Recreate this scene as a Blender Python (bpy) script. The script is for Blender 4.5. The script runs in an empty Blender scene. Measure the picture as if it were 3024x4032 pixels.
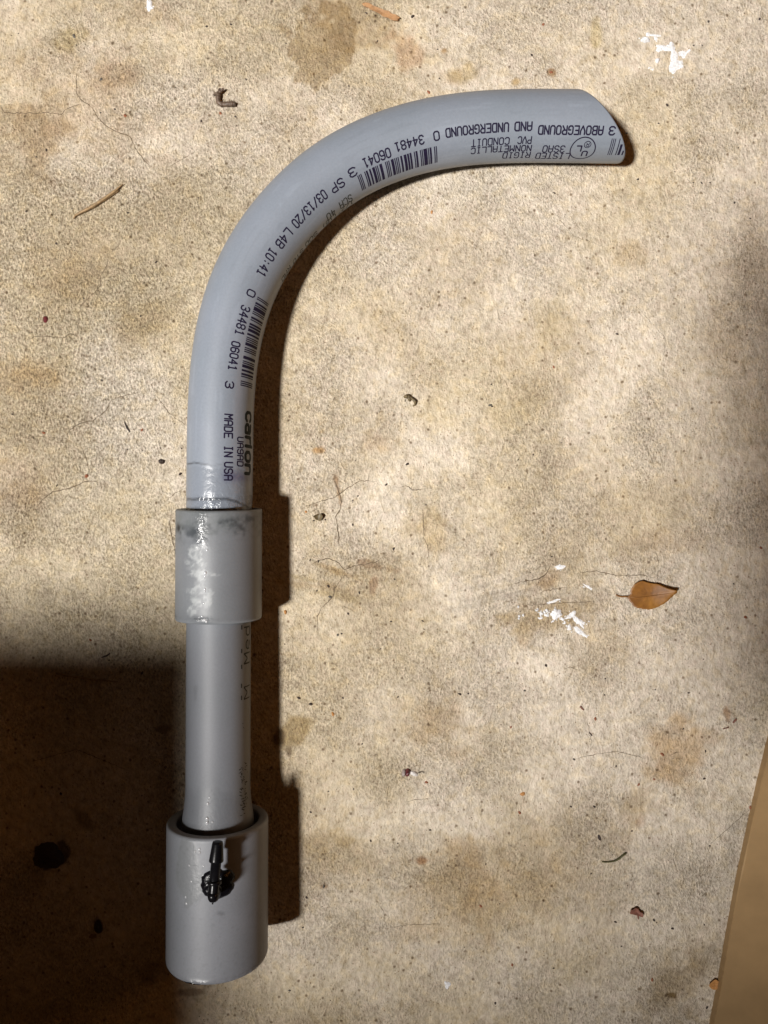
import bpy, math, random
import numpy as np
from mathutils import Vector, Matrix
from mathutils.bvhtree import BVHTree

C = bpy.context.scene.collection
SC = bpy.context.scene
MM = 0.001
random.seed(7)
RNG = np.random.default_rng(11)

# ------------------------------------------------------------------ camera
CAM_H = 255.0                      # mm above the floor
FPX = 2912.0                       # focal length in photograph pixels
cam_d = bpy.data.cameras.new("camera")
cam_d.sensor_fit = 'VERTICAL'
cam_d.sensor_height = 36.0
cam_d.lens = 26.0
cam_d.clip_start = 0.01
cam_d.clip_end = 50.0
cam = bpy.data.objects.new("camera", cam_d)
C.objects.link(cam)
cam.location = (0, 0, CAM_H * MM)
SC.camera = cam

# ------------------------------------------------------------------ world, lamps, exposure
world = bpy.data.worlds.new("World")
SC.world = world
world.use_nodes = True
bg = world.node_tree.nodes["Background"]
bg.inputs[0].default_value = (1.0, 0.43, 0.14, 1)
bg.inputs[1].default_value = 0.032


def area_lamp(name, loc, target, size, power, col, shape='DISK'):
    ld = bpy.data.lights.new(name, 'AREA')
    ld.shape = shape
    ld.size = size
    ld.energy = power
    ld.color = col
    o = bpy.data.objects.new(name, ld)
    C.objects.link(o)
    o.location = loc
    d = Vector(target) - Vector(loc)
    o.rotation_euler = d.to_track_quat('-Z', 'Y').to_euler()
    return o


KEY = Vector((-0.76, -0.36, 1.5))
sd = bpy.data.lights.new("work_lamp", 'SPOT')
sd.energy = 232.0
sd.color = (1.0, 0.965, 0.92)
sd.shadow_soft_size = 0.082
sd.spot_size = math.radians(30.5)
sd.spot_blend = 1.0
so = bpy.data.objects.new("work_lamp", sd)
C.objects.link(so)
so.location = KEY
so.rotation_euler = (Vector((-0.02, 0.18, 0)) - KEY).to_track_quat('-Z', 'Y').to_euler()
area_lamp("warm_lamp", (1.1, 0.35, 0.42), (0.0, -0.06, 0), 0.25, 1.35, (1.0, 0.40, 0.11))

SC.view_settings.view_transform = 'Standard'
SC.view_settings.look = 'None'
SC.view_settings.gamma = 1.0
SC.view_settings.exposure = 0.0
SC.view_settings.use_curve_mapping = False


# ------------------------------------------------------------------ helpers
def tag(o, label=None, cat=None, group=None, kind=None):
    if label: o['label'] = label
    if cat: o['category'] = cat
    if group: o['group'] = group
    if kind: o['kind'] = kind
    return o


def empty(name, loc=(0, 0, 0)):
    o = bpy.data.objects.new(name, None)
    o.empty_display_size = 0.01
    C.objects.link(o)
    o.location = loc
    return o


def build(name, verts, faces, mat, parent=None, smooth=True, attrs=None):
    """verts in millimetres"""
    me = bpy.data.meshes.new(name)
    v = np.asarray(verts, dtype=np.float64) * MM
    me.from_pydata(v.tolist(), [], faces)
    me.update()
    if smooth:
        me.polygons.foreach_set("use_smooth", np.ones(len(me.polygons), dtype=bool))
    if attrs:
        for an, val in attrs.items():
            val = np.asarray(val, dtype=np.float32)
            if val.ndim == 2:
                a = me.attributes.new(an, 'FLOAT_COLOR', 'POINT')
                rgba = np.ones((len(v), 4), dtype=np.float32)
                rgba[:, :3] = val
                a.data.foreach_set("color", rgba.ravel())
            else:
                a = me.attributes.new(an, 'FLOAT', 'POINT')
                a.data.foreach_set("value", val)
    o = bpy.data.objects.new(name, me)
    me.materials.append(mat)
    C.objects.link(o)
    if parent:
        o.parent = parent
    return o


def fpt(px, py, z=0.0):
    """point in mm at height z seen at a photograph position"""
    d = (CAM_H - z) / FPX
    return ((px - 1512) * d, -(py - 2016) * d)


class Noise:
    def __init__(self, seed, n=256):
        self.g = np.random.default_rng(seed).random((n, n))
        self.n = n

    def at(self, x, y):
        xi = np.floor(x).astype(int); yi = np.floor(y).astype(int)
        fx = x - xi; fy = y - yi
        fx = fx * fx * (3 - 2 * fx); fy = fy * fy * (3 - 2 * fy)
        n = self.n; g = self.g
        a = g[xi % n, yi % n]; b = g[(xi + 1) % n, yi % n]
        c = g[xi % n, (yi + 1) % n]; d = g[(xi + 1) % n, (yi + 1) % n]
        return (a * (1 - fx) + b * fx) * (1 - fy) + (c * (1 - fx) + d * fx) * fy

    def fbm(self, x, y, oct=4):
        s = 0; a = .5; t = 0
        for k in range(oct):
            s = s + a * self.at(x * 2 ** k + 17 * k, y * 2 ** k + 31 * k); t += a; a *= .5
        return s / t


def sstep(a, b, x):
    t = np.clip((x - a) / (b - a), 0, 1)
    return t * t * (3 - 2 * t)


# ------------------------------------------------------------------ materials
def mat_new(name):
    m = bpy.data.materials.new(name)
    m.use_nodes = True
    nt = m.node_tree
    b = nt.nodes["Principled BSDF"]
    return m, nt, b


def nd(nt, t, **kw):
    n = nt.nodes.new(t)
    for k, v in kw.items():
        setattr(n, k, v)
    return n


def noise_node(nt, scale, detail=3.0, rough=0.55, coord=None, dist=0.0):
    n = nd(nt, 'ShaderNodeTexNoise')
    n.inputs['Scale'].default_value = scale
    n.inputs['Detail'].default_value = detail
    n.inputs['Roughness'].default_value = rough
    n.inputs['Distortion'].default_value = dist
    if coord is not None:
        nt.links.new(coord, n.inputs['Vector'])
    return n


def ramp(nt, src, stops):
    r = nd(nt, 'ShaderNodeValToRGB')
    els = r.color_ramp.elements
    while len(els) < len(stops):
        els.new(0.5)
    for e, (p, c) in zip(els, stops):
        e.position = p
        e.color = (c[0], c[1], c[2], 1)
    nt.links.new(src, r.inputs[0])
    return r.outputs[0]


def mixc(nt, mode, fac, a, b):
    m = nd(nt, 'ShaderNodeMix', data_type='RGBA', blend_type=mode)
    if isinstance(fac, float): m.inputs[0].default_value = fac
    else: nt.links.new(fac, m.inputs[0])
    for s, v in ((6, a), (7, b)):
        if isinstance(v, tuple): m.inputs[s].default_value = (v[0], v[1], v[2], 1)
        else: nt.links.new(v, m.inputs[s])
    return m.outputs[2]


def bump(nt, b, src, strength, dist, prev=None):
    n = nd(nt, 'ShaderNodeBump')
    n.inputs['Strength'].default_value = strength
    n.inputs['Distance'].default_value = dist
    nt.links.new(src, n.inputs['Height'])
    if prev is not None: nt.links.new(prev, n.inputs['Normal'])
    nt.links.new(n.outputs[0], b.inputs['Normal'])
    return n.outputs[0]


def concrete_material():
    m, nt, b = mat_new("sealed concrete")
    co = nd(nt, 'ShaderNodeTexCoord').outputs['Object']
    # slightly streaky coordinates: the grain is pulled along the trowel direction
    mp = nd(nt, 'ShaderNodeMapping')
    mp.inputs['Rotation'].default_value = (0, 0, 0.35)
    mp.inputs['Scale'].default_value = (1.25, 0.8, 1)
    nt.links.new(co, mp.inputs[0]); sc_ = mp.outputs[0]
    at = nd(nt, 'ShaderNodeAttribute', attribute_name='tint')
    fine = noise_node(nt, 1150, 3.5, .72, sc_)
    mid = noise_node(nt, 420, 3, .6, sc_)
    c1 = ramp(nt, fine.outputs[0], [(.30, (.22, .19, .15)), (.42, (.60, .56, .51)), (.53, (1.02, 1.02, 1.02)), (.66, (1.50, 1.50, 1.48))])
    c2 = ramp(nt, mid.outputs[0], [(.28, (.70, .67, .62)), (.48, (.98, .98, .97)), (.72, (1.14, 1.14, 1.15))])
    gr = nd(nt, 'ShaderNodeAttribute', attribute_name='grain')
    col = mixc(nt, 'MULTIPLY', gr.outputs['Fac'], at.outputs['Color'], c1)
    col = mixc(nt, 'MULTIPLY', 1.0, col, c2)
    # colour drift of single grains: yellowish / pinkish
    hue = noise_node(nt, 260, 2, .5, co)
    ch = ramp(nt, hue.outputs['Fac'], [(.35, (1.06, .99, .84)), (.5, (1, 1, 1)), (.65, (1.01, .96, .97))])
    col = mixc(nt, 'MULTIPLY', .5, col, ch)
    # sparse pits and dark grains of two sizes
    for sc, th, dk in ((330, .17, .38), (820, .20, .50)):
        v = nd(nt, 'ShaderNodeTexVoronoi'); v.inputs['Scale'].default_value = sc
        v.inputs['Randomness'].default_value = 1.0
        nt.links.new(co, v.inputs['Vector'])
        cut = nd(nt, 'ShaderNodeMath', operation='LESS_THAN'); cut.inputs[1].default_value = .30
        sep = nd(nt, 'ShaderNodeSeparateColor'); nt.links.new(v.outputs['Color'], sep.inputs[0])
        nt.links.new(sep.outputs[0], cut.inputs[0])
        dd = ramp(nt, v.outputs['Distance'], [(th * .55, (1, 1, 1)), (th * 1.3, (0, 0, 0))])
        mu = nd(nt, 'ShaderNodeMath', operation='MULTIPLY')
        nt.links.new(cut.outputs[0], mu.inputs[0]); nt.links.new(dd, mu.inputs[1])
        col = mixc(nt, 'MULTIPLY', mu.outputs[0], col, (dk, dk * .86, dk * .7))
    nt.links.new(col, b.inputs['Base Color'])
    rg = ramp(nt, mid.outputs[0], [(.35, (.50, .50, .50)), (.7, (.29, .29, .29))])
    nt.links.new(rg, b.inputs['Roughness'])
    b.inputs['Specular IOR Level'].default_value = .5
    big = noise_node(nt, 60, 3, .5, co)
    p = bump(nt, b, big.outputs[0], .5, .0008)
    p = bump(nt, b, mid.outputs[0], .8, .0008, p)
    hm = nd(nt, 'ShaderNodeMath', operation='MULTIPLY')
    nt.links.new(fine.outputs[0], hm.inputs[0]); nt.links.new(gr.outputs['Fac'], hm.inputs[1])
    bump(nt, b, hm.outputs[0], 1.0, .0016, p)
    return m


def pvc_material(name, base, rough, gr=.5):
    """grey conduit plastic; 'tint' colours smears and wear, 'gloss' marks wet glue"""
    m, nt, b = mat_new(name)
    co = nd(nt, 'ShaderNodeTexCoord').outputs['Object']
    at = nd(nt, 'ShaderNodeAttribute', attribute_name='tint')
    gl = nd(nt, 'ShaderNodeAttribute', attribute_name='gloss')
    sp = noise_node(nt, 1500, 2, .6, co)
    bl = noise_node(nt, 45, 3, .5, co)
    col = mixc(nt, 'MULTIPLY', 1.0, base, at.outputs['Color'])
    col = mixc(nt, 'MULTIPLY', gr, col, ramp(nt, sp.outputs[0], [(.3, (.9, .9, .9)), (.7, (1.08, 1.08, 1.08))]))
    col = mixc(nt, 'MULTIPLY', 1.0, col, ramp(nt, bl.outputs[0], [(.3, (.955, .97, .965)), (.7, (1.03, 1.025, 1.03))]))
    nt.links.new(col, b.inputs['Base Color'])
    mr = nd(nt, 'ShaderNodeMapRange')
    mr.inputs[3].default_value = rough
    mr.inputs[4].default_value = .13
    nt.links.new(gl.outputs['Fac'], mr.inputs[0])
    nt.links.new(mr.outputs[0], b.inputs['Roughness'])
    b.inputs['Specular IOR Level'].default_value = .5
    # glue ripples only where the glue is
    rp = noise_node(nt, 420, 4, .62, co, .6)
    mu = nd(nt, 'ShaderNodeMath', operation='MULTIPLY')
    nt.links.new(rp.outputs[0], mu.inputs[0]); nt.links.new(gl.outputs['Fac'], mu.inputs[1])
    p = bump(nt, b, sp.outputs[0], .10, .0001)
    bump(nt, b, mu.outputs[0], .55, .0012, p)
    return m


def plain(name, col, rough=.6, var=.25, scale=600, bumpd=.00015, spec=.4, metallic=0.):
    m, nt, b = mat_new(name)
    co = nd(nt, 'ShaderNodeTexCoord').outputs['Object']
    n = noise_node(nt, scale, 4, .6, co)
    lo = tuple(c * (1 - var) for c in col); hi = tuple(min(1, c * (1 + var)) for c in col)
    nt.links.new(ramp(nt, n.outputs[0], [(.3, lo), (.7, hi)]), b.inputs['Base Color'])
    b.inputs['Roughness'].default_value = rough
    b.inputs['Specular IOR Level'].default_value = spec
    b.inputs['Metallic'].default_value = metallic
    if bumpd: bump(nt, b, n.outputs[0], .5, bumpd)
    return m


M_floor = concrete_material()
M_elbow = pvc_material("grey conduit plastic", (.200, .224, .266), .42)
M_pipe = pvc_material("grey pipe plastic", (.148, .157, .176), .56)
M_coup = pvc_material("dull grey coupling plastic", (.145, .154, .168), .48)
M_big = pvc_material("pale grey coupling plastic", (.185, .194, .216), .50)
M_ink = plain("dark printing ink", (.014, .011, .030), .6, .5, 2500, 0, .12)
M_inkb = plain("bold logo ink", (.016, .020, .018), .6, .4, 900, 0, .12)
M_inkf = plain("faded printing ink", (.030, .033, .028), .6, .6, 2500, 0, .12)
M_barb = plain("black nylon", (.004, .004, .005), .27, .2, 1200, .00003, .22)
M_seal = plain("black sealant", (.004, .004, .006), .25, .3, 700, .0005, .25)
M_crack = plain("crack dirt", (.10, .07, .04), .8, .4, 700, 0)
M_dark = plain("black brown crumb", (.035, .022, .018), .5, .5, 1500, .0001)
M_grey = plain("grey crumb", (.10, .09, .075), .7, .4, 1500, .0001)
M_rust = plain("rust coloured crumb", (.24, .085, .04), .6, .4, 1500, .0001)
M_orng = plain("orange crumb", (.42, .20, .065), .6, .3, 1500, .0001)
M_twig = plain("dry straw", (.27, .18, .09), .55, .4, 900, .0002)
M_bark = plain("tan bark", (.36, .20, .095), .6, .35, 700, .0002)
M_scrap = plain("dead leaf scrap", (.10, .068, .048), .5, .5, 900, .0003)
M_olive = plain("olive leaf scrap", (.12, .09, .045), .5, .5, 900, .0003)
M_redb = plain("red brown flake", (.20, .085, .06), .6, .35, 900, .0002)
M_green = plain("dry green stem", (.075, .07, .025), .5, .4, 900, .0001)
M_seed = plain("maroon husk", (.13, .025, .03), .25, .4, 900, .0001, .6)
M_husk = plain("grey husk", (.32, .27, .25), .35, .4, 1200, .0002)
M_white = plain("white plaster powder", (.70, .70, .71), .9, .22, 1400, .0005)
M_wing = plain("pale wing", (.66, .63, .61), .4, .25, 1200, .0002)
M_board = plain("tan board", (.31, .198, .092), .6, .16, 40, .0001)
M_wood = plain("stool wood", (.11, .065, .03), .6, .3, 60, .0003)  # shared by the unseen shade casters added outside the frame


# ------------------------------------------------------------------ floor
def make_floor():
    dx = .62
    core_x = np.arange(-140, 140.1, dx); core_y = np.arange(-184, 184.1, dx)
    out = np.array([1, 3, 8, 20, 50, 120, 300, 800, 2000.])
    X = np.r_[-140 - out[::-1], core_x, core_x[-1] + out]
    Y = np.r_[-184 - out[::-1], core_y, core_y[-1] + out]
    nx, ny = len(X), len(Y)
    gx, gy = np.meshgrid(X, Y, indexing='ij')
    vx = gx.ravel(); vy = gy.ravel()
    n1, n2, n3, n4 = Noise(1), Noise(2), Noise(3), Noise(4)
    big = n1.fbm(vx / 45 + 9, vy / 45 + 5, 4)
    med = n2.fbm(vx / 14 + 3, vy / 14, 4)
    sml = n3.fbm(vx / 4.0, vy / 4.0, 4)
    tiny = n4.fbm(vx / 1.6, vy / 1.6, 3)
    base = np.array([.540, .460, .332])
    pink = np.array([.590, .522, .430])
    brown = np.array([.395, .315, .210])
    t = sstep(.36, .68, big * .8 + med * .2 + vx / 140 * .12 + .06)[:, None]
    col = base * (1 - t) + pink * t
    w = sstep(.48, .74, n2.fbm(vx / 30 + 40, vy / 30 + 70, 4))[:, None] * .40
    col = col * (1 - w) + brown * w
    col *= (1 + (big[:, None] - .5) * .12) * (1 + (med[:, None] - .5) * .10)
    col *= (1 + (sml[:, None] - .5) * .26)
    col *= (1 + (tiny[:, None] - .5) * .30)
    # one painted shade band and traced stains: px, py, rx, ry, rotation, hardness, colour factor
    warp = (n1.fbm(vx / 6, vy / 6, 4) - .5)
    warp2 = (n3.fbm(vx / 6 + 50, vy / 6 + 9, 4) - .5)
    stains_and_shade = [
        (1255, 215, 120, 150, -10, .10, (.70, .64, .54)), (1390, 80, 170, 120, -20, .5, (.76, .71, .63)),
        (1610, 190, 60, 70, 0, .4, (.88, .76, .68)), (1750, 200, 18, 18, 0, .3, (.72, .58, .4)),
        (1840, 290, 50, 50, 20, .5, (.82, .76, .62)), (1790, 300, 30, 30, 0, .6, (.84, .78, .65)),
        (2030, 320, 22, 18, 0, .3, (.72, .62, .45)), (2170, 285, 18, 16, 0, .3, (.6, .45, .3)),
        (2350, 130, 22, 50, 0, .5, (.85, .80, .62)), (120, 560, 150, 120, 0, .7, (.80, .74, .66)),
        (330, 430, 260, 200, 0, .9, (.86, .80, .72)), (450, 270, 90, 70, 0, .7, (.82, .75, .68)),
        (270, 150, 60, 40, 30, .6, (.82, .78, .62)), (620, 60, 90, 60, 0, .7, (.86, .82, .78)),
        (300, 1080, 150, 110, 0, .8, (.86, .80, .70)), (560, 1280, 140, 90, 30, .8, (.86, .81, .72)),
        (150, 1480, 110, 60, 0, .8, (.84, .74, .60)), (60, 1900, 90, 80, 0, .7, (.84, .78, .72)),
        (2850, 1300, 70, 200, 10, .9, (.90, .86, .80)), (2960, 1000, 120, 160, 0, .9, (.84, .80, .76)),
        (2480, 990, 60, 50, 30, .9, (.86, .80, .70)), (2180, 1290, 60, 90, 20, .9, (.90, .87, .76)),
        (2600, 2130, 200, 40, 5, .8, (.86, .82, .78)), (2160, 2430, 180, 70, 15, .6, (.78, .71, .58)),
        (2150, 2290, 60, 40, 40, .5, (.76, .66, .56)), (2350, 2560, 130, 100, 0, .8, (.90, .86, .78)),
        (2660, 2960, 110, 130, 0, .7, (.82, .70, .55)), (2860, 2800, 25, 45, 10, .3, (.72, .55, .42)),
        (2500, 3200, 60, 130, -25, .7, (.76, .70, .60)), (2520, 3240, 30, 30, 0, .5, (.80, .70, .64)),
        (2660, 3890, 90, 150, -25, .8, (.66, .60, .50)), (2650, 3920, 22, 16, 0, .15, (.42, .34, .20)),
        (2870, 3500, 40, 330, -8, .8, (.80, .80, .80)),  # soft shade band along the board, painted into the tint
        (1760, 3520, 170, 190, 0, .8, (.85, .78, .66)), (1150, 2880, 60, 60, 0, .5, (.62, .55, .40)),
        (1720, 2870, 120, 90, 0, .8, (.86, .79, .68)), (2040, 3500, 200, 140, 0, .9, (.88, .82, .73)),
        (1320, 3280, 110, 60, 20, .8, (.84, .78, .66)), (1400, 3400, 160, 90, -10, .9, (.88, .84, .76)),
        (1690, 2075, 80, 90, 0, .5, (.88, .82, .70)), (1250, 1770, 25, 14, 0, .4, (.80, .60, .38)),
        (1470, 1750, 60, 40, 0, .7, (.86, .78, .70)), (1265, 1700, 18, 12, 0, .4, (.88, .8, .66)),
        (1470, 2225, 80, 16, -14, .3, (.70, .62, .56)), (1330, 2250, 80, 12, -20, .4, (.82, .74, .60)),
        (1250, 2310, 150, 14, -8, .6, (.76, .70, .60)), (1300, 2340, 130, 16, -12, .6, (.78, .74, .62)),
        (1210, 2280, 90, 10, -12, .5, (.74, .70, .58)), (1333, 1940, 12, 50, 12, .3, (.62, .48, .36)),
        (1470, 2310, 14, 40, -8, .4, (.70, .60, .54)), (1660, 3390, 30, 24, 0, .3, (.68, .46, .30)),
        (1275, 3490, 20, 10, 0, .3, (.70, .58, .50)), (1720, 1640, 90, 60, 0, .9, (.90, .86, .74)),
        (335, 1400, 22, 10, -30, .3, (.66, .62, .60)), (2000, 1640, 120, 60, 30, .9, (.90, .87, .78)),
        (190, 3370, 66, 64, 0, .12, (.16, .14, .12)), (388, 3650, 20, 30, 10, .3, (.22, .2, .18)),
        (330, 3230, 20, 60, 40, .5, (.6, .56, .5)), (640, 2870, 30, 16, 10, .4, (.5, .45, .4)),
        (1100, 2900, 18, 30, 0, .4, (.4, .35, .3)), (1140, 2960, 14, 20, 0, .4, (.45, .4, .35)),
        (760, 3905, 60, 12, 0, .5, (.5, .45, .4)), (580, 3840, 40, 40, 0, .6, (.7, .66, .6)),
    ]
    for (px, py, rx, ry, rot, hard, cf) in stains_and_shade:
        cx, cy = fpt(px, py)
        rx *= CAM_H / FPX; ry *= CAM_H / FPX
        a = math.radians(rot)
        mx = vx - cx; my = vy - cy
        near = (np.abs(mx) < 2.2 * max(rx, ry)) & (np.abs(my) < 2.2 * max(rx, ry))
        if not near.any(): continue
        lx = mx[near] * math.cos(a) + my[near] * math.sin(a)
        ly = -mx[near] * math.sin(a) + my[near] * math.cos(a)
        q = np.sqrt((lx / rx) ** 2 + (ly / ry) ** 2) + warp[near] * 1.7 + warp2[near] * .9
        k = 1 - sstep(1 - hard, 1 + hard * .8, q)
        k = k * (.72 + .56 * sml[near])
        k = np.clip(k, 0, 1)[:, None]
        col[near] *= (1 - k) + k * np.array(cf)
    # dirty scuffs of the trowel on the right
    sc = n2.fbm((vx * .96 + vy * .26) / 26, (vy * .96 - vx * .26) / 1.3, 3)
    cx, cy = fpt(1900, 2330)
    band = np.exp(-((vy - cy - (vx - cx) * .16) / 7) ** 2) * np.exp(-((vx - cx) / 55) ** 2)
    col *= (1 - .30 * (band * sstep(.5, .72, sc)))[:, None]
    idx = np.arange(nx * ny).reshape(nx, ny)
    q = np.stack([idx[:-1, :-1], idx[1:, :-1], idx[1:, 1:], idx[:-1, 1:]], -1).reshape(-1, 4)
    me = bpy.data.meshes.new("floor")
    me.vertices.add(nx * ny)
    me.vertices.foreach_set("co", (np.stack([vx, vy, np.zeros_like(vx)], 1) * MM).ravel())
    me.loops.add(q.size); me.loops.foreach_set("vertex_index", q.ravel())
    me.polygons.add(len(q)); me.polygons.foreach_set("loop_start", np.arange(len(q)) * 4)
    me.update(calc_edges=True)
    a = me.attributes.new("tint", 'FLOAT_COLOR', 'POINT')
    rgba = np.ones((nx * ny, 4), np.float32); rgba[:, :3] = np.clip(col, 0, 1)
    a.data.foreach_set("color", rgba.ravel())
    gx_, gy_ = fpt(250, 1300)
    gn = n1.fbm(vx / 18 + 80, vy / 18 + 33, 3)
    grain = .44 + .56 * np.exp(-(((vx - gx_) / 75) ** 2 + ((vy - gy_) / 95) ** 2)) + .9 * (gn - .5)
    ga = me.attributes.new("grain", 'FLOAT', 'POINT')
    ga.data.foreach_set("value", np.clip(grain, .2, 1).astype(np.float32))
    me.materials.append(M_floor)
    o = bpy.data.objects.new("floor", me); C.objects.link(o)
    tag(o, "stained beige concrete floor with hairline cracks", None, None, "structure")
    return o


floor = make_floor()


def ribbon(pts, w, z, seed=0, taper=True):
    r = random.Random(seed)
    P = []
    for (a, b) in zip(pts[:-1], pts[1:]):
        L = math.hypot(b[0] - a[0], b[1] - a[1]); n = max(2, int(L / .7))
        for k in range(n):
            t = k / n
            P.append((a[0] + (b[0] - a[0]) * t + r.gauss(0, .11), a[1] + (b[1] - a[1]) * t + r.gauss(0, .11)))
    P.append(pts[-1])
    V = []; F = []; N = len(P)
    for i, p in enumerate(P):
        q0 = P[max(0, i - 1)]; q1 = P[min(N - 1, i + 1)]
        d = math.hypot(q1[0] - q0[0], q1[1] - q0[1]) or 1
        nx, ny = -(q1[1] - q0[1]) / d, (q1[0] - q0[0]) / d
        e = min(1, min(i, N - 1 - i) / 6 + .15) if taper else 1
        ww = w * e * (.45 + r.random() * .9) / 2
        V += [(p[0] + nx * ww, p[1] + ny * ww, z), (p[0] - nx * ww, p[1] - ny * ww, z)]
        if i: F.append((2 * i - 2, 2 * i - 1, 2 * i + 1, 2 * i))
    return V, F


def crack_list():
    def sc(s, ox, oy, L): return [(ox + x / s, oy + y / s) for x, y in L]
    A = lambda L: sc(1.659, 0, 0, L)
    B = lambda L: sc(2.183, 0, 1000, L)
    D = lambda L: sc(2.592, 1060, 1700, L)
    E_ = lambda L: sc(1.62, 2000, 2100, L)
    K = lambda L: sc(3.318, 650, 1950, L)
    G = lambda L: sc(1.659, 1100, 2700, L)
    return [
        (A([(0, 680), (30, 735), (165, 740), (240, 738), (345, 740), (400, 745), (430, 715), (510, 680), (560, 670)]), .16),
        (A([(520, 420), (500, 490), (497, 600), (520, 645), (600, 700), (640, 770), (710, 835), (790, 870), (850, 890), (880, 960), (950, 1060), (1000, 1095)]), .20),
        (A([(165, 740), (180, 765), (195, 800)]), .14),
        (A([(1290, 980), (1180, 1045), (1080, 1100)]), .10), (A([(800, 1560), (760, 1620), (700, 1659)]), .12),
        (B([(930, 0), (915, 110), (865, 190), (860, 285), (780, 360), (700, 440), (680, 510), (665, 700), (600, 685), (560, 715), (480, 715), (370, 708), (290, 715), (215, 750)]), .14),
        (B([(200, 740), (150, 720), (70, 710), (0, 720)]), .12), (B([(665, 700), (720, 760), (730, 850)]), .12),
        (B([(1200, 1190), (1050, 1225), (960, 1260), (900, 1360), (860, 1390), (800, 1430), (680, 1460), (640, 1490), (560, 1535)]), .20),
        (B([(1335, 1215), (1400, 1290), (1450, 1360), (1520, 1420), (1600, 1475)]), .18),
        (B([(300, 2190), (380, 2100), (450, 2045), (560, 2025), (640, 2000), (730, 1955), (820, 1958), (910, 1985)]), .22),
        (B([(545, 1590), (400, 1570), (230, 1565)]), .12), (B([(1610, 2005), (1500, 2060), (1400, 2150)]), .13),
        (B([(775, 1900), (750, 1790), (720, 1710), (690, 1640)]), .16), (B([(1659, 250), (1480, 240), (1380, 250)]), .10),
        (B([(200, 740), (215, 830), (195, 960)]), .10),
        (K([(85, 305), (55, 360), (75, 480), (110, 650), (133, 720), (135, 790)]), .28), (K([(55, 360), (20, 440), (5, 560)]), .14),
        (K([(60, 690), (90, 750), (120, 812)]), .16),
        (D([(340, 780), (430, 745), (530, 710), (670, 665), (740, 620), (800, 575), (880, 525), (920, 505), (1000, 500), (1100, 510)]), .17),
        (D([(710, 275), (740, 340), (800, 420)]), .16),
        (D([(665, 480), (690, 560), (720, 640), (735, 720), (720, 800), (680, 870), (695, 960), (710, 1080), (710, 1170)]), .24),
        (D([(410, 1370), (500, 1310), (600, 1290), (700, 1330), (760, 1410), (870, 1370), (980, 1355), (1090, 1330), (1190, 1260)]), .18),
        (D([(760, 1420), (740, 1500), (670, 1600), (655, 1670), (600, 1740), (530, 1800), (495, 1880), (490, 2000), (495, 2070)]), .15),
        (D([(1220, 540), (1240, 590), (1180, 670)]), .12), (D([(1290, 570), (1400, 555), (1500, 600), (1560, 585), (1659, 575)]), .14),
        (D([(1560, 700), (1570, 900), (1580, 1080), (1620, 1180), (1640, 1350)]), .13),
        (D([(280, 1490), (340, 1465), (400, 1460)]), .22), (D([(720, 1770), (800, 1800), (870, 1840)]), .15),
        (E_([(430, 1440), (530, 1415), (680, 1390), (780, 1410), (880, 1440)]), .12), (E_([(500, 1170), (520, 1280), (545, 1380)]), .10),
        (E_([(1030, 1420), (1070, 1400), (1110, 1395)]), .22), (E_([(1380, 1040), (1395, 1075)]), .3), (E_([(350, 865), (400, 850), (450, 875)]), .16),
        (E_([(0, 330), (110, 305), (200, 290), (250, 250), (280, 175)]), .2), (E_([(100, 460), (240, 450), (380, 440), (560, 435)]), .14),
        (E_([(180, 385), (260, 360), (390, 345)]), .14), (E_([(420, 255), (560, 240), (700, 270), (860, 265), (960, 290)]), .14),
        (E_([(200, 95), (240, 55), (320, 15)]), .10),
        (G([(820, 760), (900, 745), (1010, 730)]), .10), (G([(690, 640), (705, 700), (700, 760)]), .12), (G([(640, 1410), (680, 1470), (690, 1540)]), .10),
        (G([(720, 1580), (860, 1560), (1060, 1555)]), .10),
        ([(2960, 3180), (2800, 3320), (2760, 3420)], .09), ([(120, 3000), (300, 2950), (520, 3040)], .10),
        ([(1500, 700), (1560, 830), (1540, 960)], .07), ([(2150, 800), (2260, 930), (2400, 980)], .07), ([(2500, 1200), (2620, 1330), (2610, 1500)], .07),
    ]


for i, (L, w) in enumerate(crack_list()):
    V, F = ribbon([fpt(*p) for p in L], w * 1.45, .012 + .001 * i, i)
    build("crack", V, F, M_crack, floor, smooth=False)


# ------------------------------------------------------------------ tan board at the lower right
def prism(poly, z0, z1, bev=.5):
    n = len(poly)
    cx = sum(p[0] for p in poly) / n; cy = sum(p[1] for p in poly) / n
    def inset(p):
        d = math.hypot(p[0] - cx, p[1] - cy)
        return (p[0] - (p[0] - cx) / d * bev, p[1] - (p[1] - cy) / d * bev)
    V = [(x, y, z0) for x, y in poly] + [(x, y, z1 - bev) for x, y in poly] + [(*inset(p), z1) for p in poly]
    F = [tuple(range(n - 1, -1, -1)), tuple(range(2 * n, 3 * n))]
    for k in range(2):
        for i in range(n):
            j = (i + 1) % n
            F.append((k * n + i, k * n + j, (k + 1) * n + j, (k + 1) * n + i))
    return V, F


def make_board():
    zt = 3.2
    e = [(2770, 4300), (2812, 4032), (2838, 3900), (2872, 3700), (2912, 3480), (2950, 3300), (2990, 3120), (3036, 2930), (3110, 2640), (3190, 2350)]
    r = random.Random(5)
    L = []
    for a, b in zip(e[:-1], e[1:]):
        for k in range(14):
            t = k / 14
            L.append(fpt(a[0] + (b[0] - a[0]) * t + r.gauss(0, .35), a[1] + (b[1] - a[1]) * t, zt))
    L.append(fpt(*e[-1], zt))
    poly = L + [(520, -30), (520, -420), (100, -420)]
    V, F = prism(poly, 0.02, zt, .35)
    o = build("board", V, F[:2] + F[2:], M_board, None, smooth=False)
    tag(o, "smooth tan board lying at the lower right edge of the concrete", "board")


make_board()


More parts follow.
